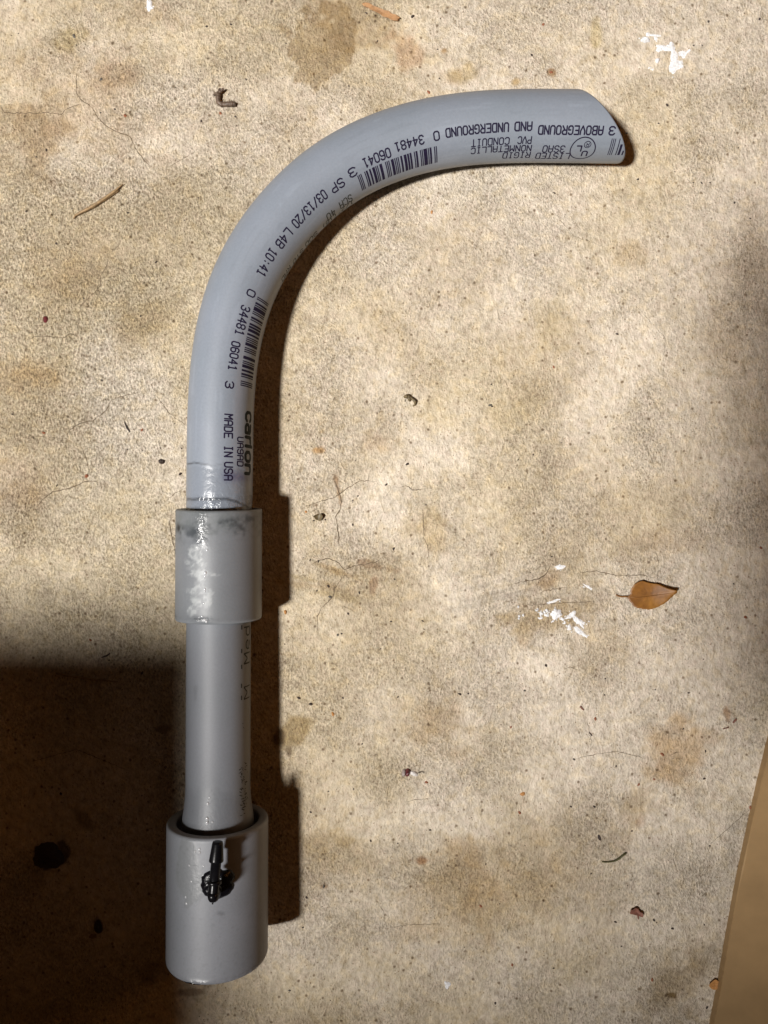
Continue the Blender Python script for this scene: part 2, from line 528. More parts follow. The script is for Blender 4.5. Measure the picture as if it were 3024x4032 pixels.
# ------------------------------------------------------------------ conduit assembly
AX = -53.8
def axis_z(y): return 16.1 - .0185 * (y + 145.0)


asm = empty("conduit_assembly", (AX * MM, -40 * MM, 0))
tag(asm, "bent grey plastic conduit glued to a straight pipe and two couplings, lying on the concrete", "conduit")


def child(o, parent):
    """parent keeping the object's place"""
    o.parent = parent
    base = Vector((AX, -40, 0)) * MM
    if parent is asm: o.location = -base
    return o


# centre line of the bend, from the cut end to the joint
CTRL = [(88, 126.0), (74, 126.15), (59.4, 126.35), (43.8, 126.6), (29.2, 126.0), (16.0, 124.2), (3.1, 120.8), (-9.9, 115.4),
        (-21.0, 108.2), (-31.0, 98.6), (-39.9, 87.3), (-46.3, 75.3), (-50.3, 62.6), (-52.7, 48.9), (-53.6, 34.6), (-53.8, 19.3), (-53.8, 4), (-53.8, -8)]
_c = np.array(CTRL)
for _ in range(2):
    _s = _c.copy(); _s[1:-1] = .15 * _c[:-2] + .7 * _c[1:-1] + .15 * _c[2:]; _c = _s


def catmull(P, n=24):
    out = []
    for i in range(len(P) - 1):
        p0 = P[max(0, i - 1)]; p1 = P[i]; p2 = P[i + 1]; p3 = P[min(len(P) - 1, i + 2)]
        for k in range(n):
            t = k / n
            out.append(.5 * ((2 * p1) + (-p0 + p2) * t + (2 * p0 - 5 * p1 + 4 * p2 - p3) * t * t + (-p0 + 3 * p1 - 3 * p2 + p3) * t ** 3))
    out.append(P[-1])
    return np.array(out)


CL = catmull(_c)
CL *= ((CAM_H - np.array([axis_z(y) for y in CL[:, 1]])) / 242.5)[:, None]
CL[-60:, 0] = CL[-60, 0] + (AX - CL[-60, 0]) * np.linspace(0, 1, 60)
CLz = np.array([axis_z(y) for y in CL[:, 1]])
CL = np.c_[CL, CLz]
CU = np.r_[0, np.cumsum(np.linalg.norm(np.diff(CL, axis=0), axis=1))]
ULEN = CU[-1]
TT = np.gradient(CL, axis=0); TT /= np.linalg.norm(TT, axis=1)[:, None]


def elbow_frame(u):
    c = np.array([np.interp(u, CU, CL[:, k]) for k in range(3)])
    t = np.array([np.interp(u, CU, TT[:, k]) for k in range(3)]); t /= np.linalg.norm(t)
    s = np.cross([0, 0, 1.], t); s /= np.linalg.norm(s)      # towards the inside of the bend
    n = np.cross(t, s)
    return c, t, s, n


def elbow_r(u):
    return 10.62 + .22 * float(sstep(ULEN - 40, ULEN - 90, np.array(u)))


def elbow_pt(u, th, off=0.0):
    c, t, s, n = elbow_frame(u)
    return c + (elbow_r(u) + off) * (math.sin(th) * s + math.cos(th) * n)


def u_cut(th):
    # slanted saw cut: x = x0 + a*yoff + b*zoff (travel is towards -x there, inside is -y)
    yo = -math.sin(th); zo = math.cos(th)
    x = 70.0 - 9.0 * yo
    return CL[0, 0] - x


def make_elbow():
    NT = 144; NU = 460; U0 = 46.0
    us = np.r_[np.linspace(0, 1, 60), 1 + (np.arange(1, NU - 59)) / (NU - 60)]
    ths = np.linspace(0, 2 * math.pi, NT, endpoint=False)
    V = []; UV = []
    for j in us:
        for th in ths:
            uc = u_cut(th)
            u = uc + (U0 - uc) * j if j <= 1 else U0 + (ULEN - U0) * (j - 1)
            V.append(elbow_pt(u, th)); UV.append((u, th))
    NR = len(us)
    # bore
    ins = [0.0, .12, .35, .7, 1.0] + list(np.linspace(1.1, 2, 60))
    for j in ins:
        for th in ths:
            uc = u_cut(th)
            u = uc + (U0 - uc) * j if j <= 1 else U0 + (ULEN - U0) * (j - 1)
            c, t, s, n = elbow_frame(u)
            V.append(c + 7.9 * (math.sin(th) * s + math.cos(th) * n)); UV.append((u, th))
    F = []
    for i in range(NR - 1):
        for k in range(NT):
            a = i * NT + k; b = i * NT + (k + 1) % NT
            F.append((a, b, b + NT, a + NT))
    o0 = NR * NT
    for i in range(len(ins) - 1):
        for k in range(NT):
            a = o0 + i * NT + k; b = o0 + i * NT + (k + 1) % NT
            F.append((a + NT, b + NT, b, a))
    for k in range(NT):
        a = k; b = (k + 1) % NT
        F.append((a, o0 + a, o0 + b, b))
    UV = np.array(UV); u = UV[:, 0]; th = (UV[:, 1] + math.pi) % (2 * math.pi) - math.pi
    n1 = Noise(21); n2 = Noise(22)
    v = th * 10.7
    tint = np.ones((len(u), 3)); gloss = np.zeros(len(u))
    # distance before the joint mouth (coupling face at y = .8 mm)
    dj = np.interp(u, CU, CL[:, 1]) - .6
    wob = (n1.fbm(v / 5 + 50, u / 30, 3) - .5)
    # lighter overall wear
    tint *= (1 + .05 * (n2.fbm(v / 6 + 30, u / 12, 3) - .5))[:, None]
    sc1 = n1.fbm(v / 1.2 + 90, u / 14 + 20, 4); sc2 = n2.fbm(v / 9 + 10, u / 9 + 60, 3)
    tint *= (1 + .10 * sstep(.60, .72, sc1) * sstep(.45, .6, sc2) - .06 * sstep(.62, .70, 1 - sc1) * sstep(.5, .6, 1 - sc2))[:, None]
    # primer band: colour a touch darker and glossier below the thin line
    line_y = 14.0 + wob * 4 - .05 * v
    band = sstep(0, 1.5, line_y - dj)
    tint *= (1 - .10 * band)[:, None] * np.array([1, 1, 1.0])
    gloss += .28 * band
    left = sstep(2, -6, v)
    line = np.exp(-((dj - line_y) / .28) ** 2) * (.20 + .5 * left)
    tint *= (1 - line)[:, None]
    # violet smudge of the dissolved print
    sm = np.exp(-((dj - 10.4 - .2 * wob) / 1.6) ** 2) * sstep(1.5, 5, v) * (1 - sstep(14, 18, v))
    sm *= .75 + .5 * n2.fbm(v / 2, u / 3, 3)
    tint *= 1 - sm[:, None] * np.array([.40, .42, .26])
    # dark glue line dipping to the right, just above the coupling
    gy = 3.1 + wob * 1.6 - .23 * np.clip(v - 4, 0, 9)
    g = np.exp(-((dj - gy) / .42) ** 2)
    tint *= (1 - .72 * np.clip(g, 0, 1))[:, None]
    wet = 1 - sstep(2.6, 6.0, dj + wob * 3)
    gloss += wet * .7
    tint *= (1 - .12 * wet * (n2.fbm(v / 1.5, u / .8, 3)))[:, None]
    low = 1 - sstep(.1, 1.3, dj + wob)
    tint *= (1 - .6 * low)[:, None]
    o = build("elbow_pipe", V, F, M_elbow, asm, attrs={'tint': np.clip(tint, 0, 2), 'gloss': np.clip(gloss, 0, 1)})
    child(o, asm)
    return o, V, F


elbow, eV, eF = make_elbow()
EB = BVHTree.FromPolygons([Vector(v) for v in eV], eF)


def ray(px, py, tree):
    d = Vector(((px - 1512) / FPX, -(py - 2016) / FPX, -1)).normalized()
    h = tree.ray_cast(Vector((0, 0, CAM_H)), d)
    return h[0]


def elbow_uv(px, py):
    h = None; k = 0
    while h is None and k < 60:
        h = ray(px - k, py - k * .6, EB); k += 1
    h = np.array(h)
    k = int(np.argmin(((CL - h) ** 2).sum(1)))
    u = CU[k] + float(np.dot(h - CL[k], TT[k]))
    c, t, s, n = elbow_frame(u)
    d = h - c
    return u, math.atan2(np.dot(d, s), np.dot(d, n))


# stroke font, cell 4 wide 6 high
G = {
    '0': [[(0, 1), (0, 5), (1, 6), (3, 6), (4, 5), (4, 1), (3, 0), (1, 0), (0, 1)]],
    '1': [[(1, 5), (2.2, 6), (2.2, 0)], [(1, 0), (3.4, 0)]],
    '2': [[(0, 5), (1, 6), (3, 6), (4, 5), (4, 4), (0, 0), (4, 0)]],
    '3': [[(0, 5), (1, 6), (3, 6), (4, 5), (4, 4), (3, 3), (1.5, 3)], [(3, 3), (4, 2), (4, 1), (3, 0), (1, 0), (0, 1)]],
    '4': [[(3, 0), (3, 6), (0, 2), (4, 2)]],
    '6': [[(4, 5), (3, 6), (1, 6), (0, 5), (0, 1), (1, 0), (3, 0), (4, 1), (4, 2.5), (3, 3.4), (0, 3.4)]],
    '8': [[(1, 3), (0, 4), (0, 5), (1, 6), (3, 6), (4, 5), (4, 4), (3, 3), (1, 3), (0, 2), (0, 1), (1, 0), (3, 0), (4, 1), (4, 2), (3, 3)]],
    '9': [[(0, 1), (1, 0), (3, 0), (4, 1), (4, 5), (3, 6), (1, 6), (0, 5), (0, 3.8), (1, 2.8), (4, 2.8)]],
    'A': [[(0, 0), (0, 5), (1, 6), (3, 6), (4, 5), (4, 0)], [(0, 2.8), (4, 2.8)]],
    'B': [[(0, 0), (0, 6), (3, 6), (4, 5), (4, 4), (3, 3), (0, 3)], [(3, 3), (4, 2), (4, 1), (3, 0), (0, 0)]],
    'C': [[(4, 5), (3, 6), (1, 6), (0, 5), (0, 1), (1, 0), (3, 0), (4, 1)]],
    'D': [[(0, 0), (0, 6), (3, 6), (4, 5), (4, 1), (3, 0), (0, 0)]],
    'E': [[(4, 6), (0, 6), (0, 0), (4, 0)], [(0, 3.1), (3, 3.1)]],
    'G': [[(4, 5), (3, 6), (1, 6), (0, 5), (0, 1), (1, 0), (3, 0), (4, 1), (4, 2.8), (2.2, 2.8)]],
    'H': [[(0, 0), (0, 6)], [(4, 0), (4, 6)], [(0, 3), (4, 3)]],
    'I': [[(1, 6), (3, 6)], [(2, 6), (2, 0)], [(1, 0), (3, 0)]],
    'L': [[(0, 6), (0, 0), (4, 0)]],
    'M': [[(0, 0), (0, 6), (2, 3), (4, 6), (4, 0)]],
    'N': [[(0, 0), (0, 6), (4, 0), (4, 6)]],
    'O': [[(0, 1), (0, 5), (1, 6), (3, 6), (4, 5), (4, 1), (3, 0), (1, 0), (0, 1)]],
    'P': [[(0, 0), (0, 6), (3, 6), (4, 5), (4, 4), (3, 3), (0, 3)]],
    'R': [[(0, 0), (0, 6), (3, 6), (4, 5), (4, 4), (3, 3), (0, 3)], [(1.8, 3), (4, 0)]],
    'S': [[(4, 5), (3, 6), (1, 6), (0, 5), (0, 4), (1, 3), (3, 3), (4, 2), (4, 1), (3, 0), (1, 0), (0, 1)]],
    'T': [[(0, 6), (4, 6)], [(2, 6), (2, 0)]],
    'U': [[(0, 6), (0, 1), (1, 0), (3, 0), (4, 1), (4, 6)]],
    'V': [[(0, 6), (0, 3.5), (2, 0), (4, 3.5), (4, 6)]],
    '/': [[(0, 0), (4, 6)]],
    ':': [[(2, 1.2), (2, 1.7)], [(2, 3.9), (2, 4.4)]],
    '"': [[(1.3, 6), (1.3, 4.8)], [(2.7, 6), (2.7, 4.8)]],
    '(': [[(3, 6.4), (1.8, 4.6), (1.8, 1.4), (3, -.4)]],
    ')': [[(1, 6.4), (2.2, 4.6), (2.2, 1.4), (1, -.4)]],
    ' ': [],
    # lower case for the bold logo
    'c': [[(3.6, 3.4), (2.8, 4.2), (1.2, 4.2), (.2, 3.2), (.2, 1), (1.2, 0), (2.8, 0), (3.6, .8)]],
    'a': [[(.5, 4.2), (2.6, 4.2), (3.6, 3.4), (3.6, 0)], [(3.6, 2.4), (1.2, 2.4), (.3, 1.7), (.3, .7), (1.2, 0), (3.6, 0)]],
    'r': [[(.6, 0), (.6, 4.2)], [(.6, 2.9), (1.6, 4.1), (3.2, 4.2)]],
    'l': [[(2, 0), (2, 6)]],
    'o': [[(.3, 1), (.3, 3.2), (1.2, 4.2), (2.8, 4.2), (3.7, 3.2), (3.7, 1), (2.8, 0), (1.2, 0), (.3, 1)]],
    'n': [[(.4, 0), (.4, 4.2)], [(.4, 3.1), (1.4, 4.2), (2.8, 4.2), (3.6, 3.2), (3.6, 0)]],
    'e': [[(.3, 2.2), (3.7, 2.2), (3.7, 3.2), (2.8, 4.2), (1.2, 4.2), (.3, 3.2), (.3, 1), (1.2, 0), (3.4, .2)]],
    'd': [[(3.6, 6), (3.6, 0)], [(3.6, 3.2), (2.6, 4.2), (1.2, 4.2), (.3, 3.2), (.3, 1), (1.2, 0), (2.6, 0), (3.6, 1)]],
}


class Strokes:
    """flat strokes in a (u, v) plane, mapped on a curved surface later"""
    def __init__(self): self.V = []; self.F = []; self.k = 0

    def quad_strip(self, a, b, w, step=.45):
        L = math.hypot(b[0] - a[0], b[1] - a[1])
        if L < 1e-6: return
        dx, dy = (b[0] - a[0]) / L, (b[1] - a[1]) / L
        n = max(1, int(L / step)); i0 = len(self.V); z = .030 + .0012 * (self.k % 12); self.k += 1
        for i in range(n + 1):
            x = a[0] + dx * L * i / n; y = a[1] + dy * L * i / n
            self.V += [(x - dy * w / 2, y + dx * w / 2, z), (x + dy * w / 2, y - dx * w / 2, z)]
            if i: q = i0 + 2 * i; self.F.append((q - 2, q - 1, q + 1, q))

    def dot(self, p, r):
        i0 = len(self.V); z = .030 + .0012 * (self.k % 12); self.k += 1
        for i in range(8): self.V.append((p[0] + r * math.cos(i * .7854), p[1] + r * math.sin(i * .7854), z))
        self.F.append(tuple(range(i0, i0 + 8)))

    def text(self, s, u0, u1, v0, v1, w, gap=.30):
        n = len(s); adv = (u1 - u0) / (n - gap); cw = adv * (1 - gap)
        for i, ch in enumerate(s):
            for line in G[ch]:
                P = [(u0 + adv * i + x / 4 * cw, v0 + y / 6 * (v1 - v0)) for x, y in line]
                for a, b in zip(P[:-1], P[1:]): self.quad_strip(a, b, w)
                for p in P: self.dot(p, w / 2)

    def rect(self, ua, ub, va, vb):
        self.quad_strip(((ua + ub) / 2, va), ((ua + ub) / 2, vb), ub - ua)


def put_elbow(st, name, mat, r0=10.7, label=None):
    V = [elbow_pt(u, v / r0, z) for u, v, z in st.V]
    o = build(name, V, st.F, mat, elbow, smooth=False)
    if label: o['label'] = label
    return o


def uv_mm(px, py):
    u, th = elbow_uv(px, py); return u, th * 10.7


W = .47
# each word: text, start px, end px (middle line), baseline px, top px
words = [
    ("3", (2421, 516), (2400, 513), (2412, 499), (2410, 531)),
    ("ABOVEGROUND", (2374, 514), (2121, 513), (2248, 496), (2248, 529)),
    ("AND", (2094, 497), (2028, 497), (2061, 481), (2061, 514)),
    ("UNDERGROUND", (2002, 500), (1756, 523), (1876, 492), (1880, 525)),
    ("0", (1729, 534), (1709, 537), (1717, 518), (1721, 552)),
    ("34481", (1667, 545), (1556, 578), (1606, 548), (1615, 580)),
    ("06041", (1535, 597), (1431, 641), (1480, 603), (1492, 636)),
    ("3", (1401, 670), (1374, 684), (1381, 664), (1393, 694)),
    ("SP", (1351, 712), (1303, 742), (1323, 714), (1341, 741)),
    ("03/13/20", (1283, 763), (1158, 885), (1206, 808), (1231, 832)),
    ("L4B", (1145, 913), (1092, 965), (1106, 925), (1134, 946)),
    ("10:41", (1083, 988), (1022, 1080), (1038, 1020), (1067, 1040)),
    ("0", (995, 1145), (985, 1166), (974, 1149), (1003, 1162)),
    ("34481", (967, 1206), (937, 1316), (938, 1257), (970, 1267)),
    ("06041", (930, 1347), (909, 1455), (906, 1398), (937, 1404)),
    ("3", (905, 1503), (901, 1527), (888, 1514), (919, 1518)),
    ("MADE", (899, 1632), (899, 1724), (884, 1676), (915, 1677)),
    ("IN", (899, 1757), (899, 1798), (884, 1776), (915, 1777)),
    ("USA", (899, 1821), (899, 1890), (884, 1855), (915, 1856)),
]
st = Strokes()
for s, a, b, lo, hi in words:
    ua, _ = uv_mm(*a); ub, _ = uv_mm(*b); _, v0 = uv_mm(*lo); _, v1 = uv_mm(*hi)
    st.text(s, ua, ub, v0, v1, W)
put_elbow(st, "printed_lettering", M_ink, label="dot printed line reading ABOVEGROUND AND UNDERGROUND with date code and MADE IN USA")

st = Strokes()
for s, a, b, lo, hi in [
    ("PVC", (2092, 551), (2040, 551), (2066, 538), (2066, 565)),
    ("CONDUIT", (2005, 551), (1857, 562), (1930, 545), (1932, 571)),
    ("NONMETALLIC", (2091, 585), (1856, 590), (1975, 575), (1975, 597)),
    ("3SA0", (2223, 587), (2138, 587), (2180, 574), (2180, 599)),
    ("RIGID", (2086, 611), (1981, 611), (2034, 600), (2034, 621)),
    ("LISTED", (2241, 617), (2111, 612), (2176, 603), (2176, 624)),
]:
    ua, _ = uv_mm(*a); ub, _ = uv_mm(*b); _, v0 = uv_mm(*lo); _, v1 = uv_mm(*hi)
    st.text(s, ua, ub, v0, v1, .37)
put_elbow(st, "printed_lettering", M_ink, label="small lines reading LISTED RIGID, 3SA0 NONMETALLIC and PVC CONDUIT")
st = Strokes()
for s, a, b, lo, hi in [("UA9AD", (946, 1722), (946, 1835), (935, 1778), (957, 1778))]:
    ua, _ = uv_mm(*a); ub, _ = uv_mm(*b); _, v0 = uv_mm(*lo); _, v1 = uv_mm(*hi)
    st.text(s, ua, ub, v0, v1, .40)
put_elbow(st, "printed_lettering", M_ink, label="short line reading UA9AD beside the bold logo")

st = Strokes()
for s, a, b, lo, hi in [
    ("SCH", (1383, 771), (1340, 814), (1353, 784), (1369, 801)),
    ("40", (1318, 832), (1290, 860), (1296, 836), (1311, 851)),
]:
    ua, _ = uv_mm(*a); ub, _ = uv_mm(*b); _, v0 = uv_mm(*lo); _, v1 = uv_mm(*hi)
    st.text(s, ua, ub, v0, v1, .36)
for s, a, b, lo, hi in [
    ('1/2"(16)', (1388, 805), (1276, 910), (1331, 847), (1340, 856)),
    ("90D", (1250, 929), (1206, 975), (1225, 948), (1233, 957)),
    ("STD", (1192, 992), (1156, 1040), (1170, 1012), (1178, 1020)),
    ("RAD", (1144, 1058), (1113, 1108), (1124, 1080), (1132, 1088)),
]:
    ua, _ = uv_mm(*a); ub, _ = uv_mm(*b); _, v0 = uv_mm(*lo); _, v1 = uv_mm(*hi)
    st.text(s, ua, ub, v1 - 3.4, v1 - .9, .36)
put_elbow(st, "printed_lettering", M_inkf, label='faint line reading SCH 40 1/2" (16) 90D STD RAD')

st = Strokes()
ua, _ = uv_mm(975, 1618); ub, _ = uv_mm(975, 1894); _, v0 = uv_mm(967, 1750)
_, v1 = uv_mm(984, 1750)
H6 = (v1 - v0) * 6 / 4.2 + .4
uu = ua; unit = (ub - ua) / 5.75
for ch, wd in (("c", 1), ("a", 1.02), ("r", .78), ("l", .48), ("o", 1.02), ("n", 1)):
    for line in G[ch]:
        x0_ = 2 if ch == 'l' else 0
        P = [(uu + (x - x0_) / 4 * unit * (.86 if ch != 'r' else .72) + (.5 if ch == 'l' else .3), v0 + y / 6 * H6) for x, y in line]
        for a, b in zip(P[:-1], P[1:]): st.quad_strip(a, b, 1.12)
        for p in P: st.dot(p, .56)
    uu += unit * wd
put_elbow(st, "logo", M_inkb, label="bold lower-case lettering reading carlon")

# certification mark: ring, U, L and a ringed R
uc, vc = uv_mm(2294, 589)
st = Strokes()
R0 = 4.0
P = [(uc + R0 * math.cos(a), vc + R0 * math.sin(a)) for a in np.linspace(0, 2 * math.pi, 49)]
for a, b in zip(P[:-1], P[1:]): st.quad_strip(a, b, .36)
for ch, cx, cy, sx, sy, w in (('U', -1.0, 1.55, 1.6, 1.9, .46), ('L', 1.25, -.35, 1.4, 1.8, .46)):
    for line in G[ch]:
        Q = [(uc + cx + (x / 4 - .5) * sx, vc + cy + (y / 6 - .5) * sy) for x, y in line]
        for a, b in zip(Q[:-1], Q[1:]): st.quad_strip(a, b, w)
        for p in Q: st.dot(p, w / 2)
P = [(uc - 1.2 + 1.05 * math.cos(a), vc - 1.75 + 1.05 * math.sin(a)) for a in np.linspace(0, 2 * math.pi, 25)]
for a, b in zip(P[:-1], P[1:]): st.quad_strip(a, b, .24)
for line in G['R']:
    Q = [(uc - 1.2 + (x / 4 - .5) * .9, vc - 1.75 + (y / 6 - .5) * 1.2) for x, y in line]
    for a, b in zip(Q[:-1], Q[1:]): st.quad_strip(a, b, .22)
put_elbow(st, "certification_mark", M_ink, label="round mark with the letters UL and a ringed R")

LC = ["0001101", "0011001", "0010011", "0111101", "0100011", "0110001", "0101111", "0111011", "0110111", "0001011"]


def upc(d):
    s = "101" + "".join(LC[int(c)] for c in d[:6]) + "01010"
    s += "".join("".join('1' if b == '0' else '0' for b in LC[int(c)]) for c in d[6:]) + "101"
    return s


def barcode(ua, ub, va, vb, lo=0, clip=None):
    bits = upc("034481060413"); n = len(bits); m = (ub - ua) / n; st = Strokes(); i = lo
    while i < n:
        if bits[i] == '1':
            j = i
            while j < n and bits[j] == '1': j += 1
            a = ua + m * i - .02; b = ua + m * j + .03
            if clip is None or a > clip: st.rect(a, b, va, vb)
            i = j
        else: i += 1
    return st


(ua, va) = uv_mm(1719, 575); (ub, _) = uv_mm(1413, 710); _, vb = uv_mm(1733, 637)
put_elbow(barcode(ua, ub, va, vb), "barcode", M_ink)
L1 = ub - ua
(ua2, va2) = uv_mm(1021, 1172); (ub2, _) = uv_mm(940, 1516)
put_elbow(barcode(ua2, ub2, va, vb), "barcode", M_ink)
# the tail of a barcode cut off by the saw
ue, _ = uv_mm(2406, 560); us_, _ = uv_mm(2455, 560)
st = Strokes()
for k, (off, wd) in enumerate(((0, .26), (.57, .26), (1.14, .26), (2.5, .3), (3.2, .75), (4.5, .5))):
    u = ue - off
    vv0, vv1 = va + .1, vb
    P = []
    for q in np.linspace(vv0, vv1, 14):
        if u - wd > u_cut(q / 10.7) + .3: P.append(q)
    if len(P) > 2: st.rect(u - wd, u, P[0], P[-1])
put_elbow(st, "barcode", M_ink, label="last bars of a barcode cut off at the slanted end")


# ---------------- straight parts: lathes along the lower axis
def lathe(name, prof, mat, parent, NT=160, fn=None, slant=None, zoff=0.0, xoff=0.0):
    """prof: list of (y mm, radius mm); runs along the tilted axis"""
    V = []; YT = []
    ths = np.linspace(0, 2 * math.pi, NT, endpoint=False)
    for (y, r) in prof:
        for th in ths:
            z = math.cos(th) * r; x = math.sin(th) * r
            yy = y + (slant(y, z) if slant else 0)
            V.append((AX + x + xoff, yy + .0185 * z, axis_z(yy) + z + zoff)); YT.append((yy, th))
    n = len(prof); F = []
    for i in range(n - 1):
        for k in range(NT):
            a = i * NT + k; b = i * NT + (k + 1) % NT
            F.append((a, b, b + NT, a + NT))
    YT = np.array(YT); y = YT[:, 0]; th = (YT[:, 1] + math.pi) % (2 * math.pi) - math.pi
    tint = np.ones((len(y), 3)); gloss = np.zeros(len(y))
    if fn: tint, gloss = fn(y, th, tint, gloss)
    o = build(name, V, F, mat, parent, attrs={'tint': np.clip(tint, 0, 3), 'gloss': np.clip(gloss, 0, 1)})
    if parent is asm: child(o, asm)
    return o, V, F


def dense(a, b, step, r):
    n = max(1, int(abs(b - a) / step))
    return [(a + (b - a) * i / n, r) for i in range(n + 1)]


# small coupling
def coup_fn(y, th, tint, gloss):
    R = 13.8; x = R * np.sin(th); v = R * th
    a, b, c = Noise(31), Noise(32), Noise(33)
    f1 = a.fbm(v / 3.2 + 60, y / 2.2 + 60, 5); f2 = b.fbm(v / 1.1 + 60, y / 1.1 + 60, 4)
    f3 = c.fbm(v / 7 + 60, y / 3 + 60, 4)
    tint = tint * (1 + .10 * (f3 - .5))[:, None] * np.array([1., 1., 1.])
    # dark smeared band just under the mouth
    band = np.exp(-((y + 5.6 - .10 * v + (f3 - .5) * 7) / 2.6) ** 2) * sstep(.42, .66, f1 * .75 + f2 * .25 + .06)
    tint *= 1 - band[:, None] * np.array([.60, .58, .55])
    veil = sstep(-9, -5, y + (f1 - .5) * 6)
    tint *= 1 - (veil * .14 * f2 * 1.6)[:, None] * np.array([1.0, .9, 1.15])
    # dried glue beside the highlight: pale crazed patches
    def patch(cy, cx, ry, rx, k):
        q = np.sqrt(((y - cy) / ry) ** 2 + ((x - cx) / rx) ** 2) + (f1 - .5) * 2.6 + (f2 - .5) * .8
        return (1 - sstep(.75, 1.15, q)) * k
    p = patch(-13.5, -4.6, 2.4, 1.9, .9) + patch(-17.5, -3.0, 2.6, 3.6, 1.0) + patch(-15.8, -6.8, 1.2, 2.0, .6)
    p = np.maximum(p, patch(-23.6, -3.0, 2.6, 1.8, .85)); p = np.maximum(p, patch(-27.5, -4.4, 3.0, 2.4, .9))
    p = np.maximum(p, patch(-26.5, -.6, 2.4, 1.7, .7)); p = np.maximum(p, patch(-30.5, -4.6, 2.0, 1.8, .8)); p = np.maximum(p, patch(-21.5, -2.3, 2.2, 1.1, .7))
    p = np.clip(p, 0, 1) * (.30 + .95 * sstep(.32, .66, f2))
    tint *= 1 + p[:, None] * np.array([.85, .83, .74])
    gl = np.exp(-((x + 3.2) / 2.4) ** 2) * sstep(-12.2, -9.8, y + (f2 - .5) * 2)
    gloss = gloss + gl * .9 + p * .06
    gloss += .9 * np.exp(-((x + 3.2) / 4) ** 2) * np.exp(-((y + 33.6) / 1.0) ** 2)
    # dimple near the left shoulder
    q = np.sqrt(((y + 5.3) / 1.25) ** 2 + ((v + 12.6) / 1.3) ** 2)
    tint *= (1 - .66 * (1 - sstep(.5, 1.1, q)) )[:, None]
    tint *= (1 - .18 * (1 - sstep(1, 1.9, q)))[:, None]
    # a pale worn rim
    rim = sstep(-33.9, -34.7, y)
    tint *= (1 + .22 * rim)[:, None]
    tint *= (1 - .45 * np.exp(-((y + 33.2) / .35) ** 2) * sstep(.45, .6, f1) * sstep(0, -6, v))[:, None]
    return tint, gloss


def coup_slant(y, z):
    k = float(sstep(-12, 0.4, np.array(y)))
    return k * (.072 * (13.8 - z) - .15)


prof = [(-34.5, 10.3), (-34.9, 11.2), (-34.95, 12.9)]
prof += [(-34.8, 13.5), (-34.4, 13.74)] + dense(-34.0, -.35, .42, 13.80) + [(-.05, 13.72), (.22, 13.45), (.20, 12.7), (-.1, 11.9), (-.9, 11.5), (-3.5, 11.2), (-6.5, 10.6)]
coupling, cV, cF = lathe("coupling", prof, M_coup, asm, 220, coup_fn, coup_slant)
coupling['label'] = "dull grey coupling with glue smears joining elbow and straight pipe"


# straight pipe
def pipe_fn(y, th, tint, gloss):
    R = 10.3; v = R * th; x = R * np.sin(th)
    a, b = Noise(41), Noise(42)
    f1 = a.fbm(v / 4 + 60, y / 14 + 60, 4); f2 = b.fbm(v / 1.2 + 60, y / 1.2 + 60, 4)
    tint = tint * (1 + .10 * (f1 - .5))[:, None]
    wet = sstep(-86.5, -89.5, y + (f1 - .5) * 9)
    gloss = gloss + wet * .14
    tint *= (1 - .10 * wet)[:, None]
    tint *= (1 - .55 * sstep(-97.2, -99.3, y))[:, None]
    # printed side, darker and browner towards the right
    side = sstep(5.5, 9.5, x) * (x > 0)
    tint *= 1 - (side * .16)[:, None] * np.array([.5, .8, 1.3])
    q = np.sqrt(((y + 57.0) / 2.6) ** 2 + ((x + 5.3) / .9) ** 2) + (f2 - .5)
    tint *= (1 - .16 * (1 - sstep(.5, 1.3, q)))[:, None]
    return tint, gloss


prof = dense(-33.0, -88.0, .6, 10.28) + [(-90, 10.33), (-92, 10.45), (-94, 10.62), (-95.5, 10.82), (-97, 11.05), (-98.2, 11.25), (-99.2, 11.42), (-100.2, 11.5), (-104, 11.5)]
prof = prof[::-1]
pipe, pV, pF = lathe("straight_pipe", prof, M_pipe, asm, 160, pipe_fn)


def pipe_pt(y, th, off, r=10.28):
    x = math.sin(th) * (r + off); z = math.cos(th) * (r + off)
    return (AX + x, y + .0185 * z, axis_z(y) + z)


# worn hand-size lettering on the right flank of the pipe, reading upwards
st = Strokes()
r = random.Random(3)
def flank_word(s, ylo, yhi, w):
    n = len(s); adv = (yhi - ylo) / n
    for i, ch in enumerate(s):
        for line in G[ch]:
            P = [(ylo + adv * (i + .1) + x / 4 * adv * .75, y / 6 * 3.9) for x, y in line]
            for a, b in zip(P[:-1], P[1:]):
                if r.random() < .93: st.quad_strip(a, b, w)
flank_word("Med", -49.0, -36.0, .5)
flank_word("M", -60.3, -55.2, .42)
for yb in (-50.0, -45.0, -37.5, -59.8, -56.0): st.quad_strip((yb, 5.0), (yb + 1.4, 5.05), .45)
V = []
for (yy, vv, zz) in st.V:
    th = (15.1 - vv) / 10.28
    V.append(pipe_pt(yy, th, zz))
o = build("printed_lettering", V, st.F, M_inkf, pipe, smooth=False)
o['label'] = "faded letters wrapped round the right flank of the straight pipe"
st = Strokes()
for yb in np.arange(-97, -80, .95):
    for q in range(4):
        a = 1.0 + r.random() * 3.6
        if r.random() < .75: st.quad_strip((yb + r.random() * .5, a), (yb + r.random() * 1.1, a + .3 + r.random() * 1.0), .16 + .14 * r.random())
for yb in np.arange(-78, -64, 1.5):
    a = 1.0 + r.random() * 2.6
    if r.random() < .5: st.quad_strip((yb, a), (yb + r.random() * .9, a + .6), .13)
V = [pipe_pt(yy, (14.6 - vv) / 10.3, zz, 10.28 + (max(0, -(yy + 88)) ** 1.6) * .021) for (yy, vv, zz) in st.V]
